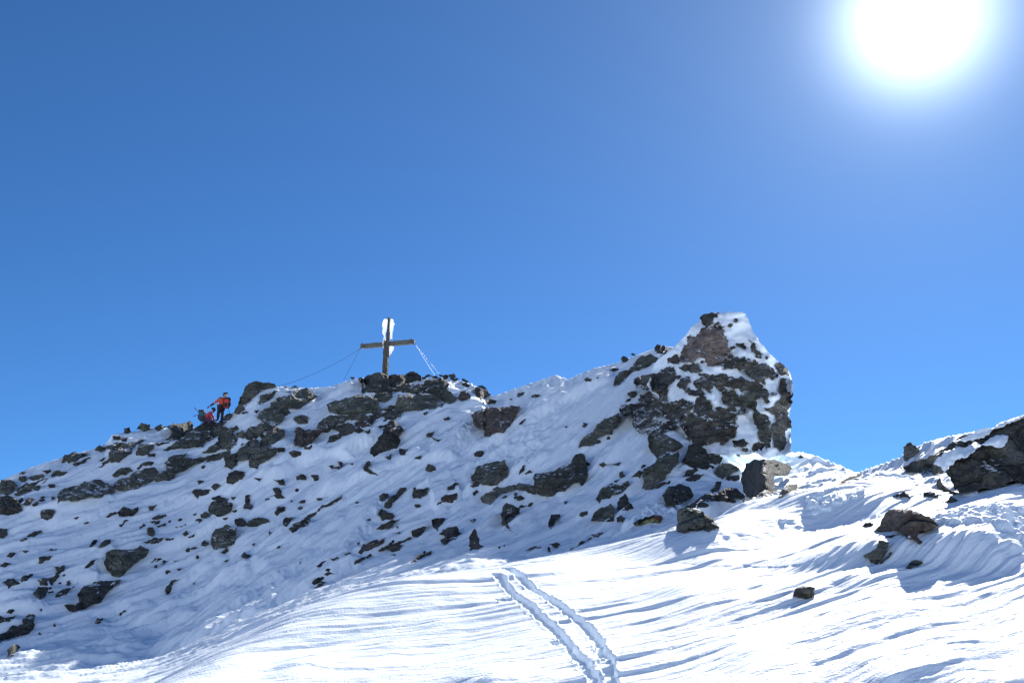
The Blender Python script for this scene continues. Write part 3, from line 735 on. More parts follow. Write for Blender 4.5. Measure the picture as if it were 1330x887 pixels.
 ('N', [(800,270),(850,235),(890,235),(925,265),(965,290),(950,325),(900,335),(860,315),(830,290)], 'g', 'mossy tilted block on the right flank of the summit', {}),
 ('N', [(690,130),(730,112),(790,115),(820,130),(780,138),(710,140)], 'd', None, {}), ('N', [(830,108),(880,110),(890,130),(870,138)], 'd', None, {}), ('N', [(895,105),(940,102),(955,118),(930,127)], 'd', None, {}), ('N', [(925,132),(975,135),(970,147),(935,145)], 'd', None, {}),
 ('N', [(1020,140),(1060,160),(1050,165),(1025,152)], 'd', None, {}), ('N', [(1020,180),(1045,178),(1080,192),(1060,200),(1030,195)], 'd', None, {}),
 ('N', [(990,285),(1010,248),(1040,245),(1075,280),(1070,300),(1000,308)], 'b', 'small brownish boulder in the snow on the right flank of the summit', {}),
 ('N', [(1118,222),(1150,215),(1210,232),(1245,265),(1200,285),(1150,290),(1130,260)], 'b', 'greyish-brown rock at the right end of the summit, on the edge of the snow notch', {}),
 ('N', [(1150,200),(1180,200),(1215,225),(1190,222)], 'd', None, {}), ('N', [(360,385),(420,362),(455,365),(440,385),(400,400)], 'g', None, {}),
 ('N', [(362,425),(400,415),(470,412),(505,425),(480,450),(440,468),(390,462)], 'g', 'low rock under the summit tiers, above the pointed boulder', {}),
 ('N', [(1190,345),(1240,312),(1290,320),(1270,340)], 'd', 'small dark stone between the summit and the big brown boulder', {}), ('N', [(870,465),(900,458),(905,470),(880,476)], 'd', None, {}),
 ('N', [(500,105),(560,95),(590,98),(560,104)], 'd', None, {}), ('N', [(100,130),(120,128),(115,138)], 'd', None, {}),
 ('C', [(700,490),(740,420),(780,370),(790,345),(820,333),(840,365),(868,382),(840,395),(830,405),(845,430),(830,465),(790,475),(750,490),(720,510)], 'd', 'pointed dark boulder on the snow below the summit tiers', {'bulge': .4}),
 ('C', [(740,362),(790,340),(775,362),(745,370)], 'd', None, {}), ('C', [(845,475),(880,478),(865,500),(850,500)], 'd', None, {}), ('C', [(775,515),(800,500),(795,525)], 'd', None, {}),
 ('C', [(665,570),(695,538),(700,560),(690,572),(735,602),(700,593),(675,582)], 'd', 'small hooked stone below the pointed boulder', {}),
 ('C', [(295,492),(320,485),(345,490),(345,505),(310,510)], 'b', None, {}), ('C', [(235,472),(265,470),(262,485),(240,485)], 'd', None, {}), ('C', [(330,612),(350,605),(370,610),(372,627),(335,627)], 'd', None, {}), ('C', [(405,607),(430,607),(435,625),(418,628)], 'd', None, {}),
 ('C', [(215,627),(260,625),(270,655),(245,650)], 'd', None, {}), ('C', [(195,712),(225,700),(215,675),(240,670),(250,700),(275,715),(230,718)], 'd', None, {}), ('C', [(65,765),(85,750),(105,760),(95,775),(70,772)], 'd', None, {}), ('C', [(75,715),(90,708),(92,745),(75,745)], 'd', None, {}),
 ('C', [(220,795),(230,762),(250,768),(270,765),(270,780),(245,790),(230,808)], 'd', None, {}), ('C', [(85,840),(120,822),(180,825),(195,838),(150,850),(110,862),(85,858)], 'g', 'flat tilted stone on the left slope beneath the knob', {}), ('C', [(20,830),(50,822),(75,850),(50,860),(25,850)], 'd', None, {}),
 ('C', [(265,830),(280,815),(310,818),(290,840),(275,858),(265,850)], 'd', None, {}), ('C', [(-10,600),(35,590),(65,605),(50,625),(10,645),(-5,640)], 'd', 'small dark block on clean snow just under the knob', {}),
 ('C', [(535,537),(555,545),(550,565)], 'd', None, {}), ('C', [(505,567),(535,562),(540,575)], 'd', None, {}), ('C', [(575,547),(605,546),(605,553)], 'd', None, {}), ('C', [(120,622),(150,622),(140,632)], 'd', None, {}), ('C', [(0,715),(22,715),(15,730)], 'd', None, {}),
 ('C', [(985,400),(1010,388),(1000,410),(988,412)], 'd', None, {}), ('C', [(1005,410),(1045,425),(1035,435),(1020,425)], 'd', None, {}), ('C', [(1222,497),(1245,485),(1260,497),(1225,508)], 'd', None, {}), ('C', [(980,577),(990,555),(1010,562),(1020,578),(1000,585)], 'd', None, {}),
 ('C', [(920,518),(950,510),(945,520)], 'd', None, {}), ('C', [(1068,322),(1085,320),(1085,328)], 'd', None, {}), ('C', [(430,722),(455,722),(445,732)], 'd', None, {}),
 ('D', [(138,330),(160,310),(215,280),(240,285),(185,330),(155,352)], 'g', 'blunt lower rock of the straight diagonal ledge in the snow below the ridge', {}),
 ('D', [(215,280),(270,250),(330,210),(400,165),(400,180),(340,220),(290,245),(240,283)], 'g', 'long thin straight diagonal ledge poking up right through smooth snow', {'lean': .7}),
 # --- middle slope
 ('E', [(65,395),(110,365),(160,350),(240,345),(300,335),(365,335),(345,375),(320,430),(270,490),(175,520),(145,515),(150,485),(105,465),(85,455),(80,420)], 'b', 'big brown boulder on the snow shoulder between the summit and the crag', {'bulge': .4}),
 ('E', [(65,785),(90,750),(140,715),(200,695),(268,680),(285,720),(275,790),(240,810),(190,835),(140,830),(110,815),(70,805)], 'g', 'rounded dark boulder with a straight right side, left of the saddle-shaped boulder', {'bulge': .4}),
 ('D', [(1045,118),(1070,100),(1092,100),(1080,120),(1060,127)], 'd', None, {}),
 ('H', [(458,290),(475,268),(560,262),(640,225),(700,205),(730,150),(755,143),(780,150),(790,200),(805,280),(800,300),(765,348),(745,320),(690,350),(660,380),(600,395),(500,405),(470,380),(465,330)], 'g', 'large saddle-shaped boulder with a raised right horn in the middle of the slope', {'bulge': .4}),
 ('H', [(200,370),(230,352),(330,345),(400,338),(460,342),(470,400),(400,380),(290,395),(240,385)], 'g', 'low ledge running left from the foot of the saddle-shaped boulder', {}),
 ('H', [(122,430),(150,400),(200,388),(250,392),(220,425),(180,465),(135,455)], 'g', 'small oval rock under the low ledge, below the rounded dark boulder', {}),
 ('H', [(335,420),(370,412),(400,428),(370,440),(345,435)], 'd', None, {}),
 ('H', [(248,530),(270,475),(285,460),(330,475),(370,492),(365,520),(330,545),(290,550),(275,565),(300,600),(360,655),(345,652),(290,615),(255,585)], 'd', 'rock with a thin tail curving down to the right below the low ledge', {}),
 ('H', [(555,612),(570,535),(620,530),(625,548),(590,600),(570,620)], 'd', 'narrow upright stone below the saddle-shaped boulder', {}),
 ('H', [(880,212),(910,197),(1015,203),(1000,220),(905,230)], 'g', 'thin horizontal slab right of the horn of the saddle-shaped boulder', {}),
 ('H', [(1010,265),(1030,258),(1042,285),(1025,297),(1010,290)], 'd', None, {}), ('H', [(1090,290),(1130,255),(1162,260),(1140,280),(1140,300)], 'g', None, {}), ('H', [(785,190),(820,210),(800,222)], 'd', None, {}),
 ('H', [(860,430),(880,390),(920,355),(1000,340),(1065,320),(1070,345),(1040,375),(960,400),(950,425),(900,430),(885,460)], 'g', 'broken rock pair sloping up right, lower right of the thin horizontal slab', {}),
 ('H', [(828,572),(850,520),(890,490),(950,465),(970,490),(970,570),(930,575),(880,565)], 'g', 'angular block just below the broken rock pair', {}),
 ('H', [(995,490),(1010,430),(1045,400),(1060,450),(1095,490),(1060,505),(1010,500)], 'd', 'triangular dark stone right of the angular block', {}),
 ('H', [(755,540),(770,518),(800,515),(800,535),(770,545)], 'd', None, {}), ('H', [(992,555),(1020,540),(1042,555),(1030,582),(1000,580)], 'd', None, {}), ('H', [(970,317),(1000,310),(985,325)], 'd', None, {}),
 ('H', [(365,275),(385,225),(400,218),(398,245),(380,262)], 'd', None, {}), ('H', [(405,270),(430,250),(448,262),(415,275)], 'd', None, {}), ('H', [(70,395),(90,377),(105,388),(75,410)], 'd', None, {}),
 ('H', [(410,760),(440,745),(510,738),(500,746),(450,756)], 'd', None, {}), ('H', [(560,720),(600,712),(625,720),(610,742),(590,740)], 'b', None, {}), ('H', [(550,745),(562,745),(565,770),(553,768)], 'd', None, {}),
 ('H', [(670,770),(720,740),(760,705),(790,700),(770,720),(730,748)], 'd', 'thin dark rock strip just over the edge of the sunlit drift', {'behind': 28, 'lean': 1.0, 'bulge': .08}), ('H', [(795,695),(830,660),(905,648),(880,660),(820,690)], 'd', 'thin curved rock strip rising from the edge of the sunlit drift', {'behind': 28, 'lean': 1.0, 'bulge': .08}),
 ('H', [(232,740),(242,738),(242,748)], 'd', None, {}), ('H', [(262,728),(272,725),(272,736)], 'd', None, {}),
 ('E', [(750,600),(760,560),(800,520),(845,500),(870,450),(910,415),(1000,378),(1012,400),(1000,440),(965,480),(960,510),(890,515),(870,530),(875,570),(830,580),(780,585)], 'g', 'long boulder stepping up right towards the left side of the crag', {'bulge': .4}),
 ('E', [(80,645),(100,625),(130,625),(125,640)], 'd', None, {}), ('E', [(140,315),(180,292),(212,300),(200,315)], 'd', None, {}), ('E', [(355,265),(365,248),(398,245),(370,270)], 'd', None, {}), ('E', [(447,265),(470,258),(498,258),(470,275),(450,275)], 'd', None, {}),
 ('E', [(785,160),(800,150),(830,158),(820,172),(795,172)], 'd', None, {}), ('E', [(860,150),(875,145),(870,158)], 'd', None, {}), ('E', [(1060,252),(1085,240),(1110,240),(1110,265),(1085,275)], 'd', None, {}), ('E', [(1045,310),(1060,290),(1080,285),(1070,300)], 'd', None, {}),
 ('E', [(770,460),(800,445),(785,465)], 'd', None, {}), ('E', [(365,445),(400,415),(408,420),(375,447)], 'd', None, {}), ('E', [(652,466),(668,460),(668,470)], 'd', None, {}), ('E', [(950,100),(980,92),(1000,95),(970,108)], 'd', None, {}), ('E', [(300,288),(318,284),(315,292)], 'd', None, {}),
 ('E', [(1080,0),(1095,-5),(1110,0),(1095,8)], 'd', None, {}),
 ('F', [(128,350),(140,340),(160,350),(160,370),(135,372)], 'd', 'small stone on the skyline of the shoulder below the crag', {}), ('F', [(60,425),(80,412),(105,415),(80,430)], 'd', None, {}),
 ('F', [(82,515),(115,435),(200,390),(240,345),(300,325),(345,350),(340,380),(260,410),(190,430),(140,490),(100,510)], 'g', 'long dark rock slanting down left from the shoulder of the crag', {}),
 ('F', [(328,290),(345,270),(385,275),(388,300),(370,320),(335,310)], 'd', 'knob of rock on the snowy left shoulder of the crag', {}), ('F', [(388,320),(400,298),(432,292),(425,315),(395,355),(385,345)], 'd', 'narrow stone right beside the knob on the shoulder of the crag', {}), ('F', [(180,330),(195,322),(200,330)], 'd', None, {}),
 ('D', [(590,170),(620,160),(635,162),(625,185),(605,195),(590,188)], 'd', 'small block at the upper left of the middle rock cluster', {}), ('D', [(615,225),(635,180),(680,145),(720,128),(715,150),(680,180),(655,200),(650,222),(625,230)], 'd', 'long curved stone at the top of the middle rock cluster', {}),
 ('D', [(757,150),(790,138),(828,128),(825,160),(790,180),(762,180)], 'd', 'squat stone alone right of the curved stone in the middle slope', {}), ('D', [(932,125),(965,105),(990,105),(960,135),(937,138)], 'd', None, {}),
 ('D', [(900,180),(925,165),(975,155),(975,180),(950,202),(910,200)], 'b', 'oval brownish stone below the rounded dark boulder, left of the oval rock', {}), ('D', [(587,255),(600,235),(650,255),(665,270),(640,285),(608,293)], 'd', 'wedge-shaped stone on the snow mound, upper of a touching pair', {}),
 ('D', [(575,335),(610,310),(650,290),(690,285),(660,305),(650,328),(600,338)], 'd', 'flat tapering stone on the snow mound, lower of a touching pair', {}), ('D', [(853,290),(880,282),(915,280),(895,310),(880,345),(862,325)], 'd', 'small downward-pointing stone above the jagged pair', {}),
 ('D', [(905,345),(940,328),(975,322),(985,350),(1000,355),(980,365),(970,385),(925,380)], 'd', 'jagged stone left of the L-shaped rock', {}), ('D', [(897,387),(925,375),(940,385),(930,405),(905,412)], 'd', None, {}), ('D', [(752,345),(790,332),(825,322),(800,355),(780,375),(760,372)], 'd', 'small wedge at the upper end of a thin rock line', {}),
 ('D', [(485,450),(510,410),(560,392),(615,380),(610,405),(570,425),(530,440),(500,460)], 'b', 'long reddish-brown stone low on the slope above the drift edge', {}), ('D', [(463,512),(490,485),(545,460),(550,470),(510,488),(480,505)], 'd', 'thin stone strip below the reddish-brown stone', {}),
 ('D', [(585,442),(630,415),(680,398),(740,375),(750,380),(690,410),(640,430),(600,445)], 'd', 'thin rock line slanting up right to a small wedge', {}), ('D', [(630,435),(650,418),(700,415),(690,440),(650,447)], 'd', None, {}),
 ('D', [(690,600),(700,540),(720,515),(750,500),(790,535),(800,555),(770,575),(740,590)], 'd', 'dark angular boulder sitting right on the edge of the sunlit drift', {'plane': 32.8, 'behind': 28, 'lean': 1.0, 'bulge': .08}), ('D', [(760,497),(790,465),(815,445),(848,445),(848,465),(810,470),(775,502)], 'd', 'curved stone leading up right from the boulder on the drift edge', {}),
 ('D', [(960,520),(985,508),(1020,512),(1028,530),(1000,550),(975,550)], 'd', 'small round boulder on the drift edge, left of the ski tracks', {'plane': 32.2, 'behind': 28, 'lean': 1.0, 'bulge': .08}),
 ('D', [(1040,380),(1055,350),(1065,335),(1075,345),(1090,385),(1085,405),(1130,425),(1170,440),(1140,470),(1080,500),(1060,500),(1045,450),(1038,420)], 'd', 'L-shaped brown-black rock just above the top of the ski tracks', {'plane': 31.9, 'behind': 28, 'lean': 1.0, 'bulge': .08}),
 ('D', [(275,522),(300,500),(315,495),(290,525)], 'd', None, {}), ('D', [(320,540),(345,535),(335,548)], 'd', None, {}), ('D', [(345,482),(375,473),(385,483),(360,492)], 'd', None, {}), ('D', [(415,460),(440,452),(445,462),(425,467)], 'd', None, {}), ('D', [(315,562),(345,555),(362,562),(330,568)], 'd', None, {}),
 ('D', [(253,605),(270,585),(305,575),(310,582),(290,597),(265,612)], 'd', None, {}), ('D', [(265,630),(285,605),(320,603),(300,618)], 'd', None, {}), ('D', [(187,512),(192,498),(198,505)], 'd', None, {}), ('D', [(110,312),(118,280),(155,278),(140,300),(125,320)], 'd', None, {}),
 ('D', [(655,356),(690,349),(690,358)], 'd', None, {}), ('D', [(675,325),(685,320),(683,332)], 'd', None, {}), ('D', [(650,462),(668,460),(665,467)], 'd', None, {}), ('D', [(478,405),(488,402),(485,413)], 'd', None, {}), ('D', [(35,350),(42,348),(42,370)], 'd', None, {}), ('D', [(75,430),(88,420),(88,430)], 'd', None, {}),
 ('D', [(825,42),(835,15),(860,25),(868,38)], 'd', None, {}), ('D', [(340,22),(355,18),(352,32)], 'd', None, {}), ('D', [(280,185),(300,180),(298,192)], 'd', None, {}), ('D', [(1185,425),(1195,425),(1192,432)], 'd', None, {}),
 # --- left lower slope
 ('B', [(530,270),(540,230),(570,210),(640,212),(690,205),(710,190),(755,210),(740,245),(680,280),(650,310),(610,347),(570,340),(545,310)], 'g', 'large dark boulder low on the left slope, propped on a snow ramp', {'bulge': .4}),
 ('B', [(395,440),(420,405),(480,375),(560,370),(612,363),(580,395),(540,430),(510,475),(475,480),(440,505),(400,515),(405,475)], 'd', 'dark overhanging boulder below the one on the snow ramp', {'bulge': .4}),
 ('B', [(330,490),(370,488),(400,480),(440,500),(400,515),(380,525),(350,515)], 'd', 'small stone under the left end of the overhanging boulder', {}),
 ('B', [(-40,670),(0,640),(60,595),(108,588),(110,640),(90,650),(60,655),(20,670),(0,685),(-40,690)], 'd', 'dark slanting boulder at the lower left edge of the photo', {}), ('B', [(112,600),(120,560),(150,538),(178,545),(175,590),(140,635),(110,645)], 'd', 'egg-shaped boulder leaning on the slanting one at lower left', {}),
 ('B', [(35,755),(40,720),(70,690),(103,705),(80,730),(55,752)], 'd', 'lowest stone in the left corner, below the egg-shaped boulder', {}), ('B', [(845,438),(848,395),(870,368),(910,360),(880,380),(870,410),(855,437)], 'g', 'crescent-shaped grey-green stone alone on the smooth blue slope', {}),
 ('B', [(1072,180),(1075,150),(1095,105),(1150,85),(1200,100),(1195,130),(1185,180),(1150,195),(1100,208)], 'g', 'upright rounded boulder on the left slope beneath the flat tilted stone', {'bulge': .4}),
 ('B', [(500,200),(530,165),(562,160),(555,180),(520,197)], 'g', None, {}), ('B', [(750,130),(750,100),(775,100),(785,125),(775,140)], 'g', None, {}), ('B', [(425,300),(460,270),(485,260),(475,280),(445,300)], 'd', None, {}), ('B', [(197,277),(200,248),(265,242),(245,262),(210,278)], 'g', 'flat-topped stone on the left slope, left of the boulder on the snow ramp', {}),
 ('B', [(35,245),(50,228),(77,228),(60,245)], 'd', None, {}), ('B', [(15,375),(40,360),(70,358),(100,380),(60,388),(45,405)], 'd', None, {}), ('B', [(0,292),(25,275),(58,280),(30,292)], 'd', None, {}),
 ('B', [(192,362),(240,355),(290,325),(300,345),(270,375),(240,390),(205,388)], 'g', 'elongated stone on the lumpy snow of the lower left slope', {}), ('B', [(275,295),(325,288),(325,315),(300,330)], 'd', None, {}), ('B', [(173,432),(195,400),(243,402),(235,430),(200,462)], 'g', 'wedge-shaped stone just below the elongated one', {}),
 ('B', [(282,448),(330,412),(378,395),(350,418),(310,445)], 'd', None, {}), ('B', [(108,365),(120,342),(165,332),(140,360),(115,373)], 'd', None, {}), ('B', [(0,542),(75,540),(70,555),(20,572),(0,580)], 'd', 'flat stone at the left edge above the slanting boulder', {}), ('B', [(30,530),(50,515),(72,517),(55,532)], 'd', None, {}),
 ('B', [(730,172),(790,150),(830,150),(800,175),(750,180)], 'd', None, {}), ('B', [(840,152),(880,150),(875,160),(845,160)], 'd', None, {}), ('B', [(1228,242),(1240,222),(1272,240),(1250,260)], 'd', None, {}), ('B', [(482,577),(495,558),(523,558),(515,580),(495,585)], 'd', 'single small stone low on the smooth blue slope', {}),
 ('B', [(1130,275),(1155,260),(1150,270)], 'd', None, {}), ('B', [(880,266),(912,262),(905,270)], 'd', None, {}), ('B', [(815,285),(830,265),(842,268),(828,283)], 'd', None, {}), ('B', [(608,540),(635,518),(637,525),(615,542)], 'd', None, {}), ('B', [(185,640),(200,628),(208,640)], 'd', None, {}), ('B', [(270,599),(275,580),(283,595)], 'd', None, {}),
 ('B', [(1120,222),(1150,200),(1158,215),(1140,228)], 'd', None, {}), ('B', [(1020,187),(1040,165),(1060,180),(1040,190)], 'd', None, {}), ('B', [(1195,72),(1215,50),(1250,70),(1225,90)], 'd', None, {}), ('B', [(100,165),(130,150),(140,155),(120,165)], 'd', None, {}),
 ('B', [(100,213),(145,218),(130,226)], 'd', None, {}), ('B', [(252,206),(290,207),(270,212)], 'd', None, {}), ('B', [(890,92),(940,78),(940,88),(900,98)], 'd', None, {}), ('B', [(930,130),(945,115),(955,130),(940,140)], 'd', None, {}), ('B', [(955,145),(985,130),(985,140),(965,150)], 'd', None, {}),
 ('B', [(340,375),(355,366),(352,378)], 'd', None, {}), ('B', [(455,190),(490,160),(490,170),(465,195)], 'd', None, {}), ('B', [(978,382),(988,375),(985,385)], 'd', None, {}), ('B', [(888,305),(920,302),(910,314)], 'd', None, {}), ('B', [(203,515),(213,508),(213,520)], 'd', None, {}), ('B', [(1280,180),(1293,176),(1288,190)], 'd', None, {}),
 # --- foot of the crag
 ('G', [(245,130),(250,95),(300,85),(350,110),(420,155),(385,175),(345,190),(290,215),(270,190)], 'g', 'upper boulder of the column under the left of the crag, pointing right', {'bulge': .4}),
 ('G', [(212,365),(215,310),(240,260),(290,215),(350,185),(392,182),(400,200),(395,245),(330,300),(320,335),(270,345),(230,375)], 'g', 'lower boulder of the column under the left of the crag', {'bulge': .4}),
 ('G', [(420,235),(450,150),(510,145),(540,190),(560,250),(540,270),(490,262)], 'd', 'squat dark block under the middle of the crag', {'bulge': .4}), ('G', [(495,120),(550,105),(600,140),(670,165),(680,180),(600,190),(545,190),(515,150)], 'd', 'flat rock reaching right above the squat dark block at the crag foot', {}),
 ('G', [(545,262),(560,205),(600,200),(622,215),(590,245)], 'd', None, {}),
 ('G', [(585,280),(620,240),(660,245),(705,270),(650,300),(620,320),(590,300)], 'g', 'diamond-shaped stone between the squat block and the wind-carved boulder', {}), ('G', [(635,325),(700,300),(705,320),(680,332)], 'd', None, {}),
 ('G', [(415,310),(480,262),(495,275),(460,305)], 'd', None, {}), ('G', [(420,340),(440,318),(525,300),(480,330)], 'd', None, {}), ('G', [(560,375),(590,335),(615,335),(600,380),(570,390)], 'd', None, {}),
 ('G', [(480,435),(530,400),(600,390),(690,370),(705,385),(735,410),(715,425),(690,420),(620,430),(540,437)], 'd', 'long low dark rock left of the wind-carved boulder\'s foot', {}), ('G', [(315,400),(350,360),(400,347),(450,365),(470,400),(430,430),(390,475),(360,455),(335,450)], 'd', 'dark boulder with a ragged underside left of the big grey corner stone', {'bulge': .4}),
 ('G', [(720,290),(745,240),(790,222),(880,225),(950,245),(972,270),(955,295),(920,305),(880,300),(880,340),(895,380),(850,400),(800,410),(740,400),(725,350)], 'd', 'wind-carved brown boulder with an overhanging nose, right foot of the crag', {'bulge': .45}),
 ('G', [(905,415),(925,370),(960,348),(998,345),(995,385),(940,400)], 'g', 'grey stone tilted in the snow right of the wind-carved boulder', {}),
 ('G', [(388,580),(390,500),(400,475),(430,465),(520,490),(570,530),(603,565),(500,575),(440,585)], 'g', 'clean grey-green block sitting on the sunlit drift and casting a shadow', {'bulge': .5, 'snow': 0}),
 ('G', [(430,462),(470,442),(540,445),(545,460),(450,465)], 'd', None, {}), ('G', [(690,202),(700,190),(718,195),(710,208)], 'd', None, {}),
 ('G', [(1215,345),(1240,325),(1320,292),(1325,310),(1270,325),(1220,350)], 'd', 'dark stone strip in the saddle right of the crag', {}), ('G', [(1005,210),(1015,195),(1030,210),(1020,215)], 'd', None, {}), ('G', [(240,370),(330,338),(345,345),(270,372)], 'd', None, {}),
 # --- right hand
 ('I', [(703,312),(701,245),(735,222),(760,240),(780,265),(745,295),(720,314)], 'g', 'small skyline block at the left end of the right-hand rock ridge', {'bulge': .4}),
 ('I', [(680,350),(740,325),(820,310),(862,285),(880,290),(860,320),(850,370),(760,375),(700,365)], 'g', 'low dark rock below the snowy roof of the right-hand ridge', {}),
 ('I', [(868,300),(870,275),(960,215),(1040,180),(1100,180),(1060,205),(1040,235),(990,245),(920,280)], 'g', 'narrow rock rib beneath the snowy roof at the right', {}),
 ('I', [(920,370),(980,310),(1060,270),(1110,235),(1060,210),(1120,170),(1180,140),(1240,110),(1330,78),(1500,20),(1800,20),(1800,440),(1600,420),(1330,435),(1200,455),(1090,465),(1000,485),(950,420)], 'w', 'huge dark speckled rock wall at the right edge of the photo', {'bulge': .05, 'lean': 1.0, 'facets': 3, 'wall': 1, 'step': 5}),
 ('I', [(850,385),(855,340),(905,330),(905,380),(870,390)], 'd', 'small dark rock wedged at the lower left of the huge rock wall', {}), ('I', [(875,432),(890,405),(905,440),(980,480),(960,492),(900,470)], 'd', 'curved dark strip of rock at the foot of the huge rock wall', {}),
 ('I', [(645,500),(700,475),(725,490),(735,515),(690,505)], 'd', 'left of two small stones among the snow blocks below the right-hand ridge', {}), ('I', [(805,485),(840,475),(878,490),(870,515),(820,507)], 'd', 'right of two small stones among the snow blocks below the right-hand ridge', {}),
 ('I', [(908,527),(950,505),(980,520),(940,532)], 'd', None, {}),
 ('I', [(548,680),(580,655),(590,620),(625,575),(700,568),(770,585),(850,625),(880,650),(850,680),(780,685),(770,710),(795,740),(780,750),(715,720),(690,695),(640,675),(600,680)], 'b', 'mushroom-shaped brown rock in the snow hollow at the right', {'bulge': .45}),
 ('I', [(488,808),(520,795),(560,770),(570,735),(600,738),(620,745),(605,780),(590,820),(560,855),(530,845),(500,822)], 'g', 'crooked rock just below the mushroom-shaped one', {}), ('I', [(575,847),(610,820),(638,795),(620,825),(590,850)], 'd', None, {}),
 ('I', [(713,875),(750,840),(800,850),(770,868),(720,880)], 'd', 'small half-buried stone at the bottom of the snow hollow, right of the crooked rock', {}), ('I', [(485,657),(505,642),(540,648),(510,662)], 'd', None, {}), ('I', [(610,712),(680,697),(640,716)], 'd', None, {}),
 ('J', [(485,265),(490,240),(520,230),(560,235),(550,268),(520,271)], 'd', 'nearest dark stone, alone on the sunlit foreground at the lip of the hollow', {'bulge': .5}),
]
REGIONS = [
 (lambda x, y: x < 150 and y < 680, 'small dark stone showing through snow at the far left end of the ridge', 'small stones at the left end of the ridge'),
 (lambda x, y: x < 150, 'small dark stone in the lumpy snow of the lower left slope', 'small stones on the lower left slope'),
 (lambda x, y: x < 300 and y < 600, 'small rock fragment near the skyline left of the climbers', 'rock fragments near the left skyline'),
 (lambda x, y: x < 300, 'small dark stone scattered on the left slope below the climbers', 'scattered stones below the climbers'),
 (lambda x, y: x < 400 and y < 600, 'small rock fragment on the knob between the climbers and the cross', 'rock fragments on the knob'),
 (lambda x, y: x < 460, 'small dark stone scattered on snow below the knob, around the diagonal ledge', 'scattered stones below the knob'),
 (lambda x, y: x < 640 and y < 560, 'small rock fragment around the summit rocks under the cross', 'rock fragments around the summit'),
 (lambda x, y: x < 640, 'small dark stone in the middle rock cluster left of the ski tracks\' top', 'small stones of the middle cluster'),
 (lambda x, y: x < 800 and y < 590, 'small stone on the snow shoulder between summit and crag', 'small stones on the snow shoulder'),
 (lambda x, y: x < 850, 'small stone around the saddle-shaped boulder in the middle of the slope', 'small stones around the saddle-shaped boulder'),
 (lambda x, y: x < 1050, 'small rock piece around the foot and shoulder of the crag', 'rock pieces around the crag'),
 (lambda x, y: True, 'small dark stone in the snow at the right, around the mushroom-shaped rock', 'small stones at the right'),
]
n_rock = 0
WALL_FOOT = float(np.min(depth(np.array([1235, 1260, 1290, 1325, 1380]), np.array([634, 632, 628, 626, 622])))) - .25
def wall_depth(x_, y_):
    x_ = np.asarray(x_, float); y_ = np.asarray(y_, float)
    return WALL_FOOT + np.clip(636 - y_, -20, 200) * .012 + .22 * perlin(x_ / 30, y_ / 18, 95) + .08 * perlin(x_ / 9, y_ / 6, 96) + .03 * perlin(x_ / 3.5, y_ / 3, 97)
for ri, (cr, pts, mat, label, opt) in enumerate(ROCKS):
    P = px(cr, pts); opt = dict(opt); opt.pop('snow', None)
    if opt.pop('wall', 0): opt['depth_fn'] = wall_depth
    pl_ = opt.pop('plane', 0); bh = opt.pop('behind', 0)
    cc = np.mean(P, 0)
    if beyond(*cc) and not (label and 'casting a shadow' in label): bh = max(bh, 28)
    if bh:
        dv_ = depth(np.array([p_[0] for p_ in P]), np.array([p_[1] for p_ in P])); dv_ = dv_[dv_ > 25]
        bh = float(np.median(dv_)) * .985 if (len(dv_) and len(dv_) < len(P)) else (31.0 if not len(dv_) else 0)
    if bh: opt['depth_fn'] = lambda x_, y_, b_=bh: np.maximum(depth(x_, y_), b_)
    c = np.mean(P, 0); area = abs(sum(P[i][0] * P[(i + 1) % len(P)][1] - P[(i + 1) % len(P)][0] * P[i][1] for i in range(len(P)))) / 2
    if pl_: opt['depth_fn'] = lambda x_, y_, b_=pl_: b_ + (735 - np.asarray(y_, float)) * .012; opt['bulge'] = .25
    if (cc[0] > 925 and cc[1] > 585 and not (cc[0] < 1045 and cc[1] < 645) and not opt.get('depth_fn')) or (label and 'casting a shadow' in label): opt['lean'] = .10 if area > 120 else .5
    if cc[0] < 645 and cc[1] < 625: opt.setdefault('grow', 1.7)
    nm = 'boulder' if area > 450 else ('rock' if area > 90 else 'stone')
    o = relief(nm, P, mat, seed=ri, **opt)
    if label: tag(o, label, nm)
    else:
        for fn, lb, gr in REGIONS:
            if fn(c[0], c[1]): tag(o, lb, nm, gr); break
    if opt.get('depth_fn') is wall_depth:
        for q_, pp_ in enumerate(([(1105,232),(1130,215),(1170,195),(1245,188),(1240,215),(1225,238),(1180,243),(1140,236)], [(858,330),(900,300),(955,262),(1000,250),(1050,235),(1095,245),(1060,275),(1000,300),(965,325),(930,352),(915,378),(900,345)],
                                  [(965,215),(1050,178),(1180,138),(1240,108),(1330,76),(1330,88),(1230,130),(1130,180),(1050,205)])):
            c_ = relief('snow_patch', px('I', pp_), 's', lambda x_, y_: wall_depth(x_, y_) - .2, lean=1.0, bulge=.04, seed=1200 + q_, thick=.35, step=2.5, amp=.12, smooth=True, facets=0)
            w_ = c_.location.copy(); c_.parent = o; c_.location = w_ - o.location
    n_rock += 1
rs_ = np.random.RandomState(77)
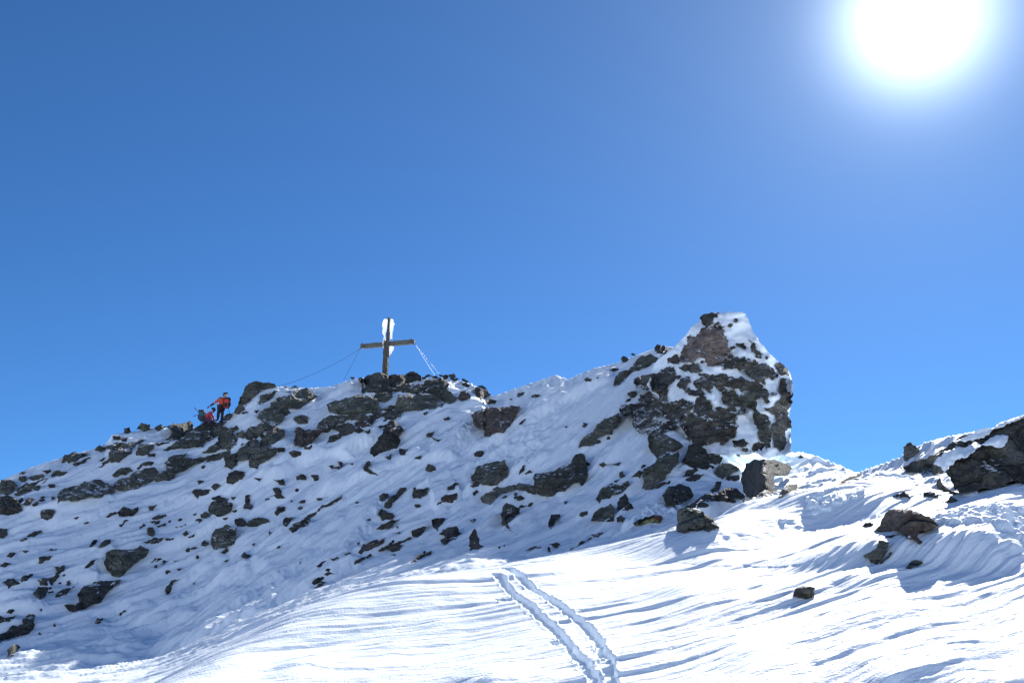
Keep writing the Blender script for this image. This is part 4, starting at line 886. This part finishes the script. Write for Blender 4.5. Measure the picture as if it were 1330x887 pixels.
for cx0, cy0, sx, sy, nn in ((60, 760, 45, 22, 12), (215, 725, 40, 14, 8), (235, 672, 35, 12, 8), (300, 665, 40, 14, 8), (370, 645, 40, 14, 8), (225, 600, 40, 10, 6), (330, 560, 30, 30, 8), (520, 545, 50, 14, 6), (560, 660, 60, 30, 8), (700, 650, 60, 25, 8), (760, 560, 40, 30, 6), (880, 600, 60, 14, 6), (930, 640, 50, 18, 8)):
    for k_ in range(nn):
        x_, y_ = cx0 + rs_.normal() * sx * .6, cy0 + rs_.normal() * sy * .6
        if x_ < 4: continue
        w_, h_, a_ = rs_.uniform(1.3, 4.2), rs_.uniform(.8, 1.9), -rs_.uniform(.1, .75)
        pt_ = [(x_ + math.cos(t_) * w_ * math.cos(a_) - math.sin(t_) * h_ * math.sin(a_), y_ + math.cos(t_) * w_ * math.sin(a_) + math.sin(t_) * h_ * math.cos(a_)) for t_ in np.linspace(0, 6.28, 7)[:-1] + rs_.uniform(-.35, .35, 6)]
        o = relief('stone', pt_, 'd', seed=2000 + n_rock, lean=.6, bulge=.3, thick=.5, amp=.15); n_rock += 1
        for fn, lb, gr in REGIONS:
            if fn(x_, y_): tag(o, lb, 'stone', gr); break
print('rocks', n_rock, WALL_FOOT)
# ------------------------------------------------------------------ the crag
def empty(name, loc):
    o = bpy.data.objects.new(name, None); C.objects.link(o); o.location = loc; o.empty_display_size = .3; return o

CRAG_FOOT = float(np.min(depth(np.array([910., 940, 970, 1000, 1020]), np.full(5, 586.)))) - .3; print('crag foot', CRAG_FOOT)
def crag_depth(x_, y_):
    x_ = np.asarray(x_, float); y_ = np.asarray(y_, float)
    T = CRAG_FOOT + np.clip(590 - y_, 0, 400) * .016 + np.clip((x_ - 992) / 32, 0, 3) ** 2 * 1.6 + np.clip((925 - x_) / 60, 0, 3) ** 1.5 * 2.0
    T = T + .38 * perlin(x_ / 28, y_ / 16, 91) + .2 * perlin(x_ / 10, y_ / 7, 92)
    T = T + .07 * perlin(x_ / 4, y_ / 3, 93)
    dt_ = depth(x_, y_); w_ = np.clip((905 - x_) / 40, 0, 1)
    return T * (1 - w_) + np.minimum(T, dt_ - .05) * w_
crag = empty('rock_tower', tuple(ground(950, 592)))
tag(crag, 'tall rock tower plastered with snow, highest point of the skyline', 'rock tower')
body = [(846,580),(850,540),(840,500),(852,470),(866,458),(880,446),(893,432),(905,420),(913,409),(925,406),(944,405),(962,405),(969,408),(973,418),(977,430),(985,441),(994,452),(1004,463),(1014,473),(1021,479),(1026,484),(1029,494),(1030,502),(1028,512),(1027,530),(1024,545),(1027,560),(1027,586),(1010,592),(980,588),(940,590),(900,588),(870,590)]
relief('snow_cover', body, 's', crag_depth, lean=1.0, bulge=.004, seed=900, thick=.9, step=2.2, amp=.06, smooth=True, parent=crag, facets=0, grow=0)
CR = [
 ([(607,100),(640,85),(715,77),(710,100),(680,118),(655,150),(635,152)], 'd', 'rock_face', None), ([(712,158),(725,150),(757,158),(735,172),(715,170)], 'd', 'rock_face', None),
 ([(480,355),(500,300),(530,255),(580,225),(615,190),(660,165),(700,175),(750,185),(775,240),(785,300),(770,340),(740,375),(690,390),(640,375),(560,375),(510,375)], 'p', 'rock_face', 'pinkish rock face near the top of the tower'),
 ([(600,215),(612,175),(640,160),(700,165),(705,190),(660,210),(620,220)], 'b', 'rock_face', None),
 ([(527,243),(545,208),(560,225),(590,215),(600,205),(590,225),(550,245)], 'd', 'rock_face', None), ([(410,355),(435,345),(480,360),(470,385),(410,380)], 'b', 'rock_face', None),
 ([(690,390),(750,350),(830,342),(880,355),(940,365),(950,395),(1000,380),(1040,410),(1075,450),(1070,468),(1010,470),(1000,510),(960,490),(900,460),(870,430),(800,420),(740,420),(750,395)], 't', 'rock_face', None),
 ([(475,408),(520,390),(590,380),(605,430),(580,440),(520,430)], 't', 'rock_face', None), ([(465,515),(490,480),(540,470),(545,500),(520,530),(480,530)], 't', 'rock_face', None),
 ([(200,490),(230,465),(300,450),(370,420),(440,405),(452,440),(440,490),(400,560),(405,610),(380,615),(350,570),(300,530),(260,540),(215,530)], 't', 'rock_face', None),
 ([(565,500),(600,480),(660,480),(700,500),(680,530),(660,560),(620,530),(570,515)], 't', 'rock_face', None), ([(510,555),(540,530),(600,535),(630,565),(620,583),(570,575)], 't', 'rock_face', None),
 ([(590,450),(700,455),(800,465),(880,480),(960,495),(985,520),(900,540),(800,535),(740,520),(700,500),(640,475)], 't', 'rock_face', None),
 ([(735,600),(740,555),(800,545),(900,548),(985,535),(1020,545),(1015,610),(960,595),(930,600),(940,650),(900,650),(870,640),(790,640)], 'g', 'rock_face', 'greenish rock band across the tower'),
 ([(695,505),(740,520),(760,545),(735,550),(705,535)], 't', 'rock_face', None),
 ([(120,685),(200,630),(240,580),(290,555),(340,590),(400,620),(470,612),(545,615),(572,635),(550,660),(480,680),(440,735),(430,800),(340,805),(290,812),(240,805),(215,780),(205,720),(200,680)], 't', 'rock_face', None),
 ([(455,760),(470,725),(540,690),(590,705),(575,615),(665,612),(675,665),(730,650),(790,640),(860,650),(895,690),(835,690),(835,760),(800,835),(750,870),(690,850),(600,835),(540,840),(510,790)], 't', 'rock_face', None),
 ([(900,650),(940,650),(980,690),(1020,730),(1035,810),(1030,887),(1000,900),(960,830),(950,760),(925,715)], 'g', 'rock_face', None),
 ([(1000,650),(1060,640),(1100,590),(1088,500),(1092,475),(1130,480),(1135,560),(1163,565),(1152,640),(1135,690),(1152,740),(1155,915),(1100,925),(1050,890),(1038,760)], 't', 'rock_face', None),
 ([(1065,400),(1085,380),(1130,420),(1140,455),(1095,450)], 't', 'rock_face', None), ([(895,240),(930,260),(945,300),(985,320),(975,350),(945,345),(915,295)], 't', 'rock_face', None), ([(850,265),(870,262),(880,290),(862,290)], 't', 'rock_face', None),
 ([(540,838),(600,832),(640,838),(660,870),(600,880)], 'd', 'rock_face', None), ([(800,850),(850,845),(900,870),(860,890),(810,885)], 'd', 'rock_face', None),
]
for i, (pts, mt, nm, lb) in enumerate(CR):
    o = relief(nm, px('F', pts), mt, lambda x_, y_: crag_depth(x_, y_) - .12, lean=1.0, bulge=.12, seed=910 + i, thick=.6, parent=crag, step=1.7, amp=.17, facets=5)
    if lb: o['label'] = lb
rs_ = np.random.RandomState(5)
for i in range(46):                     # splinters of rock showing through the plastered snow
    cx_, cy_ = rs_.uniform(872, 1022), rs_.uniform(452, 586)
    if rs_.rand() < .25: cy_ = rs_.uniform(415, 455); cx_ = rs_.uniform(915, 990)
    if not inside(np.array(body, float), np.array([[cx_ - 5, cy_]]))[0] or not inside(np.array(body, float), np.array([[cx_ + 6, cy_]]))[0]: continue
    w_, h_, a_ = rs_.uniform(1.2, 4.5), rs_.uniform(.8, 2.2), rs_.uniform(-.5, .5) - .25
    pt_ = [(cx_ + math.cos(t_) * w_ * math.cos(a_) - math.sin(t_) * h_ * math.sin(a_), cy_ + math.cos(t_) * w_ * math.sin(a_) + math.sin(t_) * h_ * math.cos(a_)) for t_ in np.linspace(0, 6.28, 7)[:-1] + rs_.uniform(-.3, .3, 6)]
    relief('rock_chip', pt_, 't', lambda x_, y_: crag_depth(x_, y_) - .14, lean=1, bulge=.2, seed=1300 + i, parent=crag, step=1.6, amp=.15)
G_ = [([(760,180),(775,150),(800,135),(832,140),(820,180)], 'd', 'rock_face')]
for pts, mt, nm in G_: relief(nm, px('G', pts), mt, crag_depth, lean=.9, bulge=.15, seed=950, thick=.5, parent=crag, step=2.0)

# ------------------------------------------------------------------ the slab with a coloured crust, and loose snow blocks
MATS['l'] = rock_material('yellow_green_crust', (.14, .15, .06), (.24, .25, .11), (.32, .30, .16), 0)
MATS['r'] = rock_material('reddish_stone', (.12, .05, .04), (.22, .09, .07), (.30, .16, .12), 0)
MATS['k'] = rock_material('black_edge', (.01, .01, .015), (.02, .02, .025), (.03, .03, .035), 0)
Q = relief('slab', px('Q', [(195,355),(300,300),(560,212),(640,212),(720,230),(745,270),(700,340),(560,350),(480,330),(420,370),(300,400),(240,410)]), 'l', seed=960, step=1.6, bulge=.3)
tag(Q, 'narrow yellow-green slab with black upper edge and reddish end, half buried in broken snow', 'slab')
qd = lambda x_, y_: depth(x_, y_) - .30
def adopt(o, par):
    mw = o.location.copy(); o.parent = par; o.location = mw - par.location
adopt(relief('upper_edge', px('Q', [(190,350),(300,290),(560,205),(600,205),(600,245),(480,285),(330,340),(230,375)]), 'k', qd, seed=961, step=1.6, bulge=.15, thick=.3), Q)
adopt(relief('reddish_end', px('Q', [(590,225),(640,205),(720,228),(748,270),(700,300),(620,290)]), 'r', qd, seed=962, step=1.6, bulge=.15, thick=.3), Q)
MB_ = [
 ('L', [(105,690),(108,640),(130,612),(165,615),(185,645),(170,680),(130,695)], 'single round snow ball resting on the sunlit snow below the broken blocks'),
 ('L', [(425,515),(440,460),(490,435),(545,450),(580,495),(560,540),(490,550)], 'largest rounded snow block, in front of the other broken blocks'),
 ('L', [(580,530),(585,475),(640,458),(700,468),(712,510),(690,545),(630,550)], 'snow block with a hollowed face, right beside the largest rounded one'),
 ('L', [(410,440),(418,405),(445,398),(465,425),(450,450),(425,455)], 'small upright snow lump just above the largest rounded snow block'),
 ('L', [(480,570),(500,545),(550,548),(565,575),(530,600),(490,595)], 'low snow lump at the foot of the largest rounded snow block'),
 ('L', [(740,320),(745,285),(785,278),(800,310),(790,345),(750,345)], 'pointed snow block high in the broken snow, below the saddle'),
 ('L', [(470,350),(520,300),(590,290),(615,340),(600,400),(540,420),(490,390)], 'broad snow block at the top left of the broken snow field'),
 ('L', [(700,400),(730,340),(830,335),(900,370),(910,420),(830,470),(720,480)], 'widest snow block, right of centre in the broken snow field'),
 ('L', [(900,360),(940,310),(1040,280),(1090,310),(1080,370),(1000,410),(920,400)], 'snow block at the upper right of the broken snow, leaning on the slope'),
 ('I', [(1010,480),(1025,460),(1060,458),(1085,475),(1080,495),(1020,500)], 'rounded snow block at the foot of the huge rock wall'),
 ('L', [(1160,640),(1190,600),(1240,595),(1275,620),(1230,650)], 'flat snow block left of the mushroom-shaped rock'),
]
for i, (cr, pts, lb) in enumerate(MB_):
    o = relief('snow_block', px(cr, pts), 's', lean=.75, bulge=.28, thick=.1, seed=980 + i, smooth=True, step=1.1, amp=.03, facets=2)
    tag(o, lb, 'snow block', 'broken snow blocks')

# ------------------------------------------------------------------ summit cross
def mesh_obj(name, verts, faces, mat, parent=None, loc=None, smooth=False):
    me = bpy.data.meshes.new(name); me.from_pydata([tuple(v) for v in verts], [], faces); me.update(); me.materials.append(mat)
    bm = bmesh.new(); bm.from_mesh(me); bmesh.ops.recalc_face_normals(bm, faces=bm.faces[:]); bm.to_mesh(me); bm.free()
    if smooth: me.polygons.foreach_set('use_smooth', np.ones(len(me.polygons), bool))
    o = bpy.data.objects.new(name, me); C.objects.link(o)
    if parent: o.parent = parent
    if loc is not None: o.location = loc
    return o

def wood_material(name, c0, c1):
    m, nt, b = nodes(name); k = NT(nt); tc = k.n('ShaderNodeTexCoord')
    mp = k.n('ShaderNodeMapping'); mp.inputs['Scale'].default_value = (9, 9, 1.2); k.l(tc.outputs['Object'], mp.inputs[0])
    k.l(k.ramp(k.noise(mp.outputs[0], 2.5, 5, .65), [(.35, c0), (.65, c1)]), b.inputs['Base Color']); b.inputs['Roughness'].default_value = .85
    bm_ = k.n('ShaderNodeBump'); bm_.inputs['Distance'].default_value = .02; k.l(k.noise(mp.outputs[0], 6, 4), bm_.inputs['Height']); k.l(bm_.outputs[0], b.inputs['Normal'])
    return m
M_WOOD = wood_material('weathered_wood', (.04, .036, .03), (.10, .09, .075)); M_WOOD2 = wood_material('weathered_beam', (.07, .065, .055), (.17, .16, .135))
def flat_material(name, c, rough=.7, metal=0.0, var=.25):
    m, nt, b = nodes(name); k = NT(nt); geo = k.n('ShaderNodeNewGeometry')
    k.l(k.ramp(k.noise(geo.outputs['Position'], 12, 3), [(.3, tuple(v * (1 - var) for v in c)), (.7, tuple(min(1, v * (1 + var)) for v in c))]), b.inputs['Base Color'])
    b.inputs['Roughness'].default_value = rough; b.inputs['Metallic'].default_value = metal
    return m
M_WIRE = flat_material('steel_wire', (.10, .10, .11), .5, .6); M_ICE, nt_, b_ice = nodes('rime')
b_ice.inputs['Base Color'].default_value = (.93, .95, .97, 1); b_ice.inputs['Roughness'].default_value = .6
tl_ = nt_.nodes.new('ShaderNodeBsdfTranslucent'); tl_.inputs[0].default_value = (.93, .95, .98, 1); mx_ = nt_.nodes.new('ShaderNodeMixShader'); mx_.inputs[0].default_value = .6
nt_.links.new(b_ice.outputs[0], mx_.inputs[1]); nt_.links.new(tl_.outputs[0], mx_.inputs[2]); nt_.links.new(mx_.outputs[0], nt_.nodes['Material Output'].inputs[0])
MATS['i'] = M_ICE

cd = 57.4
base = Vector(point(500, 490, cd)); top = Vector(point(505, 413, cd)); joint = Vector(point(502.3, 446, cd))
cross = empty('summit_cross', base); tag(cross, 'weathered wooden cross on the summit rocks, its upper post plated with rime ice', 'cross')
lft = Vector(point(468.5, 451, cd + .75)); rgt = Vector(point(538, 442.3, cd - .6)); rgt.z = lft.z = (lft.z + rgt.z) / 2
bar_u = (rgt - lft).normalized(); vert = Vector((0, 0, 1)); dep = bar_u.cross(vert).normalized()
if dep.y > 0: dep = -dep          # towards the camera
def beam(name, a, b, w0, w1, dp, mat, side, front, n=14, jag=.012):
    """squared timber from a to b, a little uneven along its length"""
    ax = (b - a).normalized(); vs_, fs = [], []
    for i in range(n + 1):
        t_ = i / n; c_ = a + (b - a) * t_; w_ = (w0 + (w1 - w0) * t_) / 2
        for sx, sy in ((-1, -1), (1, -1), (1, 1), (-1, 1)):
            j = Vector((random.uniform(-1, 1), random.uniform(-1, 1), random.uniform(-1, 1))) * jag
            vs_.append(c_ + side * sx * w_ + front * sy * dp / 2 + j - base)
    for i in range(n):
        for k_ in range(4):
            p_ = i * 4 + k_; q_ = i * 4 + (k_ + 1) % 4; fs.append((p_, q_, q_ + 4, p_ + 4))
    fs += [(3, 2, 1, 0), (n * 4, n * 4 + 1, n * 4 + 2, n * 4 + 3)]
    return mesh_obj(name, vs_, fs, mat, cross)
beam('post', base - vert * .5, joint + vert * .15, .31, .28, .24, M_WOOD, bar_u, dep)
beam('upper_post', joint + vert * .14 + bar_u * .06, top + bar_u * .03, .15, .11, .2, M_WOOD, bar_u, dep)
beam('crossbar', lft - dep * .04, rgt - dep * .04, .27, .27, .18, M_WOOD2, vert, dep)
for s_, e_ in ((1, rgt), (-1, lft)):
    beam('iron_band', e_ - bar_u * s_ * .22, e_ - bar_u * s_ * .10, .30, .30, .22, M_WIRE, vert, dep, 1, 0)
    beam('wire_ring', e_ - bar_u * s_ * .02 - vert * .12, e_ + bar_u * s_ * .09 - vert * .20, .05, .05, .05, M_WIRE, vert, dep, 2, 0)
def flat_depth(v): return lambda x_, y_: np.full(np.shape(np.asarray(x_, float)), v)
def at_cross(o):
    return o
RIME = [([(497.5,445),(498.5,438),(497,430),(496.2,423),(497.5,416),(500,414),(503.5,414),(503.8,424),(501,432),(500.3,440),(500,446)], .10),
        ([(505.6,441),(506,430),(505.8,418),(506.5,413.5),(509,414),(511,417),(512.7,421),(511,425),(510,431),(509.5,440)], .0),
        ([(504.2,448),(509,447.5),(512,451),(511.5,455),(508.5,459),(504.5,464.5),(503.8,456)], .05), ([(497,441.5),(500,441),(500,446),(497,448),(496,444)], -.05),
        ([(497.3,448.5),(499.4,448.5),(499.2,454),(497.5,453)], .0)]
for i, (pts, dz_) in enumerate(RIME):
    o = relief('rime_ice', pts, 'i', flat_depth(cd + .05 + dz_), lean=0, bulge=.25, seed=700 + i, thick=.15, step=1.0, amp=.10, smooth=True, parent=cross, facets=1, grow=0)
def tube(name, pts, r, mat, parent=None, off=None, n=5):
    vs_, fs = [], []; pts = [Vector(p) for p in pts]
    off = off or Vector((0, 0, 0))
    for i, p_ in enumerate(pts):
        d_ = (pts[min(i + 1, len(pts) - 1)] - pts[max(i - 1, 0)]).normalized(); a_ = d_.orthogonal().normalized(); b_ = d_.cross(a_)
        for k_ in range(n):
            t_ = 2 * math.pi * k_ / n; vs_.append(p_ + (a_ * math.cos(t_) + b_ * math.sin(t_)) * r - off)
    for i in range(len(pts) - 1):
        for k_ in range(n): fs.append((i * n + k_, i * n + (k_ + 1) % n, (i + 1) * n + (k_ + 1) % n, (i + 1) * n + k_))
    fs += [tuple(range(n))[::-1], tuple((len(pts) - 1) * n + k_ for k_ in range(n))]
    return mesh_obj(name, vs_, fs, mat, parent, smooth=True)
def wire(a, b, sag, r, mat=None):
    a, b = Vector(a), Vector(b)
    tube('guy_wire', [a.lerp(b, t_ / 16) - vert * sag * 4 * (t_ / 16) * (1 - t_ / 16) for t_ in range(17)], r, mat or M_WIRE, cross, base)
le = lft - bar_u * .08 - vert * .18; re = rgt + bar_u * .09 - vert * .2
wire(le, point(356, 503, 58.5), .28, .011); wire(le, point(446, 494, 58.2), .05, .010)
wire(re, point(568, 492, 57.5), .03, .008, M_ICE); wire(re, point(576, 492, 58.6), .03, .006)

# ------------------------------------------------------------------ the two climbers
def skin_mesh(name, nodes_, edges, mat, parent, loc, sub=2):
    """one continuous skinned surface over a small skeleton: nodes_ = {key: (x, y, z, radius)}"""
    keys = list(nodes_); me = bpy.data.meshes.new(name)
    me.from_pydata([nodes_[k_][:3] for k_ in keys], [(keys.index(a), keys.index(b)) for a, b in edges], [])
    o = bpy.data.objects.new(name, me); C.objects.link(o)
    md = o.modifiers.new('skin', 'SKIN'); md.use_smooth_shade = True
    for i, k_ in enumerate(keys):
        sv = me.skin_vertices[0].data[i]; r = nodes_[k_][3]; sv.radius = (r, r) if not isinstance(r, tuple) else r; sv.use_root = (i == 0)
    o.modifiers.new('sub', 'SUBSURF').levels = sub; o.modifiers['sub'].render_levels = sub
    dg = bpy.context.evaluated_depsgraph_get(); dg.update()
    m2 = bpy.data.meshes.new_from_object(o.evaluated_get(dg)); o.modifiers.clear(); o.data = m2
    m2.materials.clear(); m2.materials.append(mat); m2.polygons.foreach_set('use_smooth', np.ones(len(m2.polygons), bool))
    if parent: o.parent = parent
    else: o.location = loc
    return o
M_SKIN = flat_material('skin', (.42, .25, .18), .6, 0, .08); M_RED = flat_material('orange_red_cloth', (.55, .07, .03), .8); M_CRIM = flat_material('crimson_cloth', (.38, .03, .06), .8)
M_BLK = flat_material('black_cloth', (.018, .018, .022), .8); M_TEAL = flat_material('teal_cloth', (.02, .10, .13), .75); M_NAVY = flat_material('purple_navy_cloth', (.05, .03, .07), .75)
M_PACKR = flat_material('pack_red', (.45, .05, .04), .7)
def hand(nd, ed, wrist, key, d_):
    """palm with five bent fingers, grown from the wrist along d_"""
    d_ = Vector(d_).normalized(); w_ = Vector(wrist); s_ = d_.cross(Vector((0, 0, 1))).normalized(); u_ = s_.cross(d_)
    nd[key + 'p'] = (*(w_ + d_ * .07), .04); ed.append((key, key + 'p'))
    for i, (sp, ln) in enumerate(((-.033, .075), (-.011, .09), (.011, .085), (.033, .065))):
        b_ = w_ + d_ * .10 + s_ * sp; m_ = b_ + d_ * ln * .55 - u_ * .01; t_ = m_ + d_ * ln * .35 - u_ * .035
        for q_, p_, r_ in (('a', b_, .011), ('b', m_, .010), ('c', t_, .009)): nd[f'{key}{i}{q_}'] = (*p_, r_)
        ed += [(key + 'p', f'{key}{i}a'), (f'{key}{i}a', f'{key}{i}b'), (f'{key}{i}b', f'{key}{i}c')]
    b_ = w_ + d_ * .04 - s_ * .045; t_ = b_ + (d_ * .7 - s_ * .5 - u_ * .3).normalized() * .05
    nd[key + 'ta'] = (*b_, .013); nd[key + 'tb'] = (*t_, .011); ed += [(key + 'p', key + 'ta'), (key + 'ta', key + 'tb')]
def climber(origin, J, label, jacket, trousers, headdir):
    """J: joints. body = one skinned figure; jacket, trousers, cap and boots follow the same joints"""
    nd = {'pelvis': (*J['pelvis'], .14), 'waist': (*J['waist'], .13), 'chest': (*J['chest'], .16), 'neck': (*J['neck'], .055), 'jaw': (*(Vector(J['neck']).lerp(Vector(J['head']), .55)), .068), 'head': (*J['head'], .095)}
    ed = [('pelvis', 'waist'), ('waist', 'chest'), ('chest', 'neck'), ('neck', 'jaw'), ('jaw', 'head')]
    hd = Vector(headdir).normalized(); h_ = Vector(J['head'])
    nd['crown'] = (*(h_ + Vector((0, 0, .07))), .075); nd['nose'] = (*(Vector(nd['jaw'][:3]) + hd * .10 + Vector((0, 0, .03))), .016); ed += [('head', 'crown'), ('jaw', 'nose')]
    for s_ in 'LR':
        nd['sh' + s_] = (*J['sh' + s_], .075); nd['el' + s_] = (*J['el' + s_], .05); nd['ha' + s_] = (*J['ha' + s_], .034); ed += [('chest', 'sh' + s_), ('sh' + s_, 'el' + s_), ('el' + s_, 'ha' + s_)]
        hand(nd, ed, J['ha' + s_], 'ha' + s_, Vector(J['ha' + s_]) - Vector(J['el' + s_]))
        nd['kn' + s_] = (*J['kn' + s_], .065); nd['ft' + s_] = (*J['ft' + s_], .045); nd['hp' + s_] = (*J['hp' + s_], .10); nd['to' + s_] = (*J['to' + s_], .04)
        ed += [('pelvis', 'hp' + s_), ('hp' + s_, 'kn' + s_), ('kn' + s_, 'ft' + s_), ('ft' + s_, 'to' + s_)]
    b_ = skin_mesh('person', nd, ed, M_SKIN, None, origin)
    tag(b_, label, 'person')
    L = lambda a, c_, t_: tuple(Vector(J[a]).lerp(Vector(J[c_]), t_))
    jn = {'chest': (*J['chest'], .20), 'waist': (*J['waist'], .18), 'pelvis': (*L('pelvis', 'waist', .3), .18), 'neck': (*L('chest', 'neck', .85), .09)}
    je = [('chest', 'waist'), ('waist', 'pelvis'), ('chest', 'neck')]
    for s_ in 'LR':
        jn['sh' + s_] = (*J['sh' + s_], .10); jn['el' + s_] = (*J['el' + s_], .072); je += [('chest', 'sh' + s_), ('sh' + s_, 'el' + s_)]
    skin_mesh('jacket', jn, je, jacket, b_, None)
    for s_ in 'LR':
        skin_mesh('sleeve_cuff', {'a': (*L('el' + s_, 'ha' + s_, .0), .075), 'm': (*L('el' + s_, 'ha' + s_, .5), .062), 'b': (*L('el' + s_, 'ha' + s_, .95), .05)}, [('a', 'm'), ('m', 'b')], M_BLK if jacket is M_RED else jacket, b_, None, 1)
        gn = {'w': (*J['ha' + s_], .042)}; ge = []
        hand(gn, ge, J['ha' + s_], 'w', Vector(J['ha' + s_]) - Vector(J['el' + s_])); gn = {k_: (*v_[:3], v_[3] + .006) for k_, v_ in gn.items()}
        skin_mesh('glove', gn, ge, M_BLK, b_, None, 1)
        skin_mesh('boot', {'a': (*L('kn' + s_, 'ft' + s_, .8), .075), 'f': (*J['ft' + s_], .07), 't': (*J['to' + s_], .055)}, [('a', 'f'), ('f', 't')], M_BLK, b_, None, 1)
    tn = {'pelvis': (*J['pelvis'], .17)}; te = []
    for s_ in 'LR':
        tn['hp' + s_] = (*J['hp' + s_], .13); tn['kn' + s_] = (*J['kn' + s_], .095); tn['ft' + s_] = (*L('kn' + s_, 'ft' + s_, .92), .08); te += [('pelvis', 'hp' + s_), ('hp' + s_, 'kn' + s_), ('kn' + s_, 'ft' + s_)]
    skin_mesh('trousers', tn, te, trousers, b_, None)
    skin_mesh('cap', {'a': (*(h_ + Vector((0, 0, .03))), .108), 'b': (*(h_ + Vector((0, 0, .10))), .085), 'v': (*(h_ + hd * .15 + Vector((0, 0, .02))), .035)}, [('a', 'b'), ('a', 'v')], M_BLK, b_, None, 1)
    return b_
def pack(origin, cx_, top_, bot_, w_, dp_, tilt, mat, mat2, label):
    """rucksack: main bag, lid, pocket and two straps"""
    r_ = empty('backpack', Vector(origin) + Vector(cx_)); tag(r_, label, 'backpack')
    def bag(name, x0, x1, y0, y1, z0, z1, mat, bev=.05):
        bm = bmesh.new(); bmesh.ops.create_cube(bm, size=1)
        for v in bm.verts: v.co = Vector(((x0 + x1) / 2 + v.co.x * (x1 - x0), (y0 + y1) / 2 + v.co.y * (y1 - y0), (z0 + z1) / 2 + v.co.z * (z1 - z0)))
        bmesh.ops.bevel(bm, geom=bm.edges[:], offset=bev, segments=3, profile=.6, affect='EDGES')
        bmesh.ops.subdivide_edges(bm, edges=bm.edges[:], cuts=1)
        for v in bm.verts:
            v.co.x += .012 * math.sin(v.co.z * 23 + v.co.y * 9); v.co.x += v.co.z * tilt
        me = bpy.data.meshes.new(name); bm.to_mesh(me); bm.free(); me.materials.append(mat); me.polygons.foreach_set('use_smooth', np.ones(len(me.polygons), bool))
        o = bpy.data.objects.new(name, me); C.objects.link(o); o.parent = r_; return o
    bag('bag', -dp_ / 2, dp_ / 2, -w_ / 2, w_ / 2, bot_, top_ - .1, mat); bag('lid', -dp_ / 2 - .01, dp_ / 2 + .01, -w_ / 2 - .01, w_ / 2 + .01, top_ - .12, top_, mat2, .04)
    bag('front_pocket', dp_ / 2 - .01 if tilt >= 0 else -dp_ / 2 - .07, dp_ / 2 + .07 if tilt >= 0 else -dp_ / 2 + .01, -w_ / 3, w_ / 3, bot_ + .08, bot_ + .35, mat2, .025)
    bag('side_pocket', -dp_ / 3, dp_ / 3, -w_ / 2 - .06, -w_ / 2 + .01, bot_ + .04, bot_ + .28, mat2, .02)
    for sy in (-1, 1): bag('strap', (-dp_ / 2 - .05) if tilt >= 0 else dp_ / 2, (-dp_ / 2) if tilt >= 0 else dp_ / 2 + .05, sy * w_ * .28 - .03, sy * w_ * .28 + .03, bot_ + .08, top_ - .12, M_BLK, .01)
    return r_
po = Vector(point(284.5, 547.5, 59.2))
J1 = dict(pelvis=(.05, 0, .86), waist=(.07, 0, 1.02), chest=(.10, 0, 1.25), neck=(.19, 0, 1.44), head=(.25, 0, 1.60), shL=(.0, -.19, 1.33), elL=(-.30, -.22, 1.06), haL=(-.58, -.18, .88),
          shR=(.16, .19, 1.33), elR=(.22, .28, 1.05), haR=(.12, .22, .85), hpL=(.02, -.11, .84), hpR=(.06, .11, .84), knL=(-.05, -.13, .46), knR=(.12, .13, .46), ftL=(-.04, -.13, .08), ftR=(.10, .15, .08), toL=(-.20, -.12, .04), toR=(-.06, .16, .04))
climber(po, J1, 'standing climber in orange-red jacket and black trousers, one arm reaching down to the other', M_RED, M_BLK, (-.9, .4, -.2))
pack(po, (.37, -.05, 1.0), .42, -.20, .36, .26, .10, M_PACKR, M_BLK, 'red and black backpack worn by the standing climber')
p2 = Vector(point(267.5, 551, 59.0))
J2 = dict(pelvis=(-.02, 0, .22), waist=(.04, 0, .38), chest=(.14, 0, .56), neck=(.26, 0, .72), head=(.33, 0, .84), shL=(.20, -.18, .62), elL=(.36, -.22, .40), haL=(.30, -.16, .18),
          shR=(.20, .18, .62), elR=(.36, .22, .42), haR=(.42, .18, .20), hpL=(.02, -.12, .20), hpR=(.02, .12, .20), knL=(.34, -.15, .24), knR=(.34, .15, .24), ftL=(.12, -.15, -.12), ftR=(.14, .15, -.12), toL=(.28, -.15, -.15), toR=(.30, .15, -.15))
climber(p2, J2, 'crouching climber in crimson jacket, bent forward on the perch rock', M_CRIM, M_NAVY, (.8, .1, -.5))
pack(p2, (-.26, -.02, .45), .38, -.26, .36, .30, -.12, M_TEAL, M_NAVY, 'teal and navy backpack on the crouching climber')
def pole(a, b, label):
    a, b = Vector(point(*a)), Vector(point(*b))
    r_ = empty('trekking_pole', b); tag(r_, label, 'trekking pole', 'trekking poles')
    tube('shaft', [a, a.lerp(b, .5), b], .014, M_BLK, r_, b); u_ = (b - a).normalized()
    tube('grip', [a - u_ * .02, a + u_ * .12], .026, M_BLK, r_, b); tube('basket', [b - u_ * .10, b - u_ * .085], .05, M_BLK, r_, b, 8)
pole((253, 529.5, 59.0), (263, 543, 58.9), 'thin pole slanting up left from the teal and navy backpack')
pole((262, 537, 58.95), (251, 540.5, 58.95), 'pole lying nearly level behind the teal and navy backpack')
pole((262.5, 543, 58.6), (258.5, 562, 58.4), 'pole planted below the crouching climber, left of the perch rock')
pole((296.5, 528, 59.2), (300, 548, 59.1), 'pole held at the right side of the standing climber')
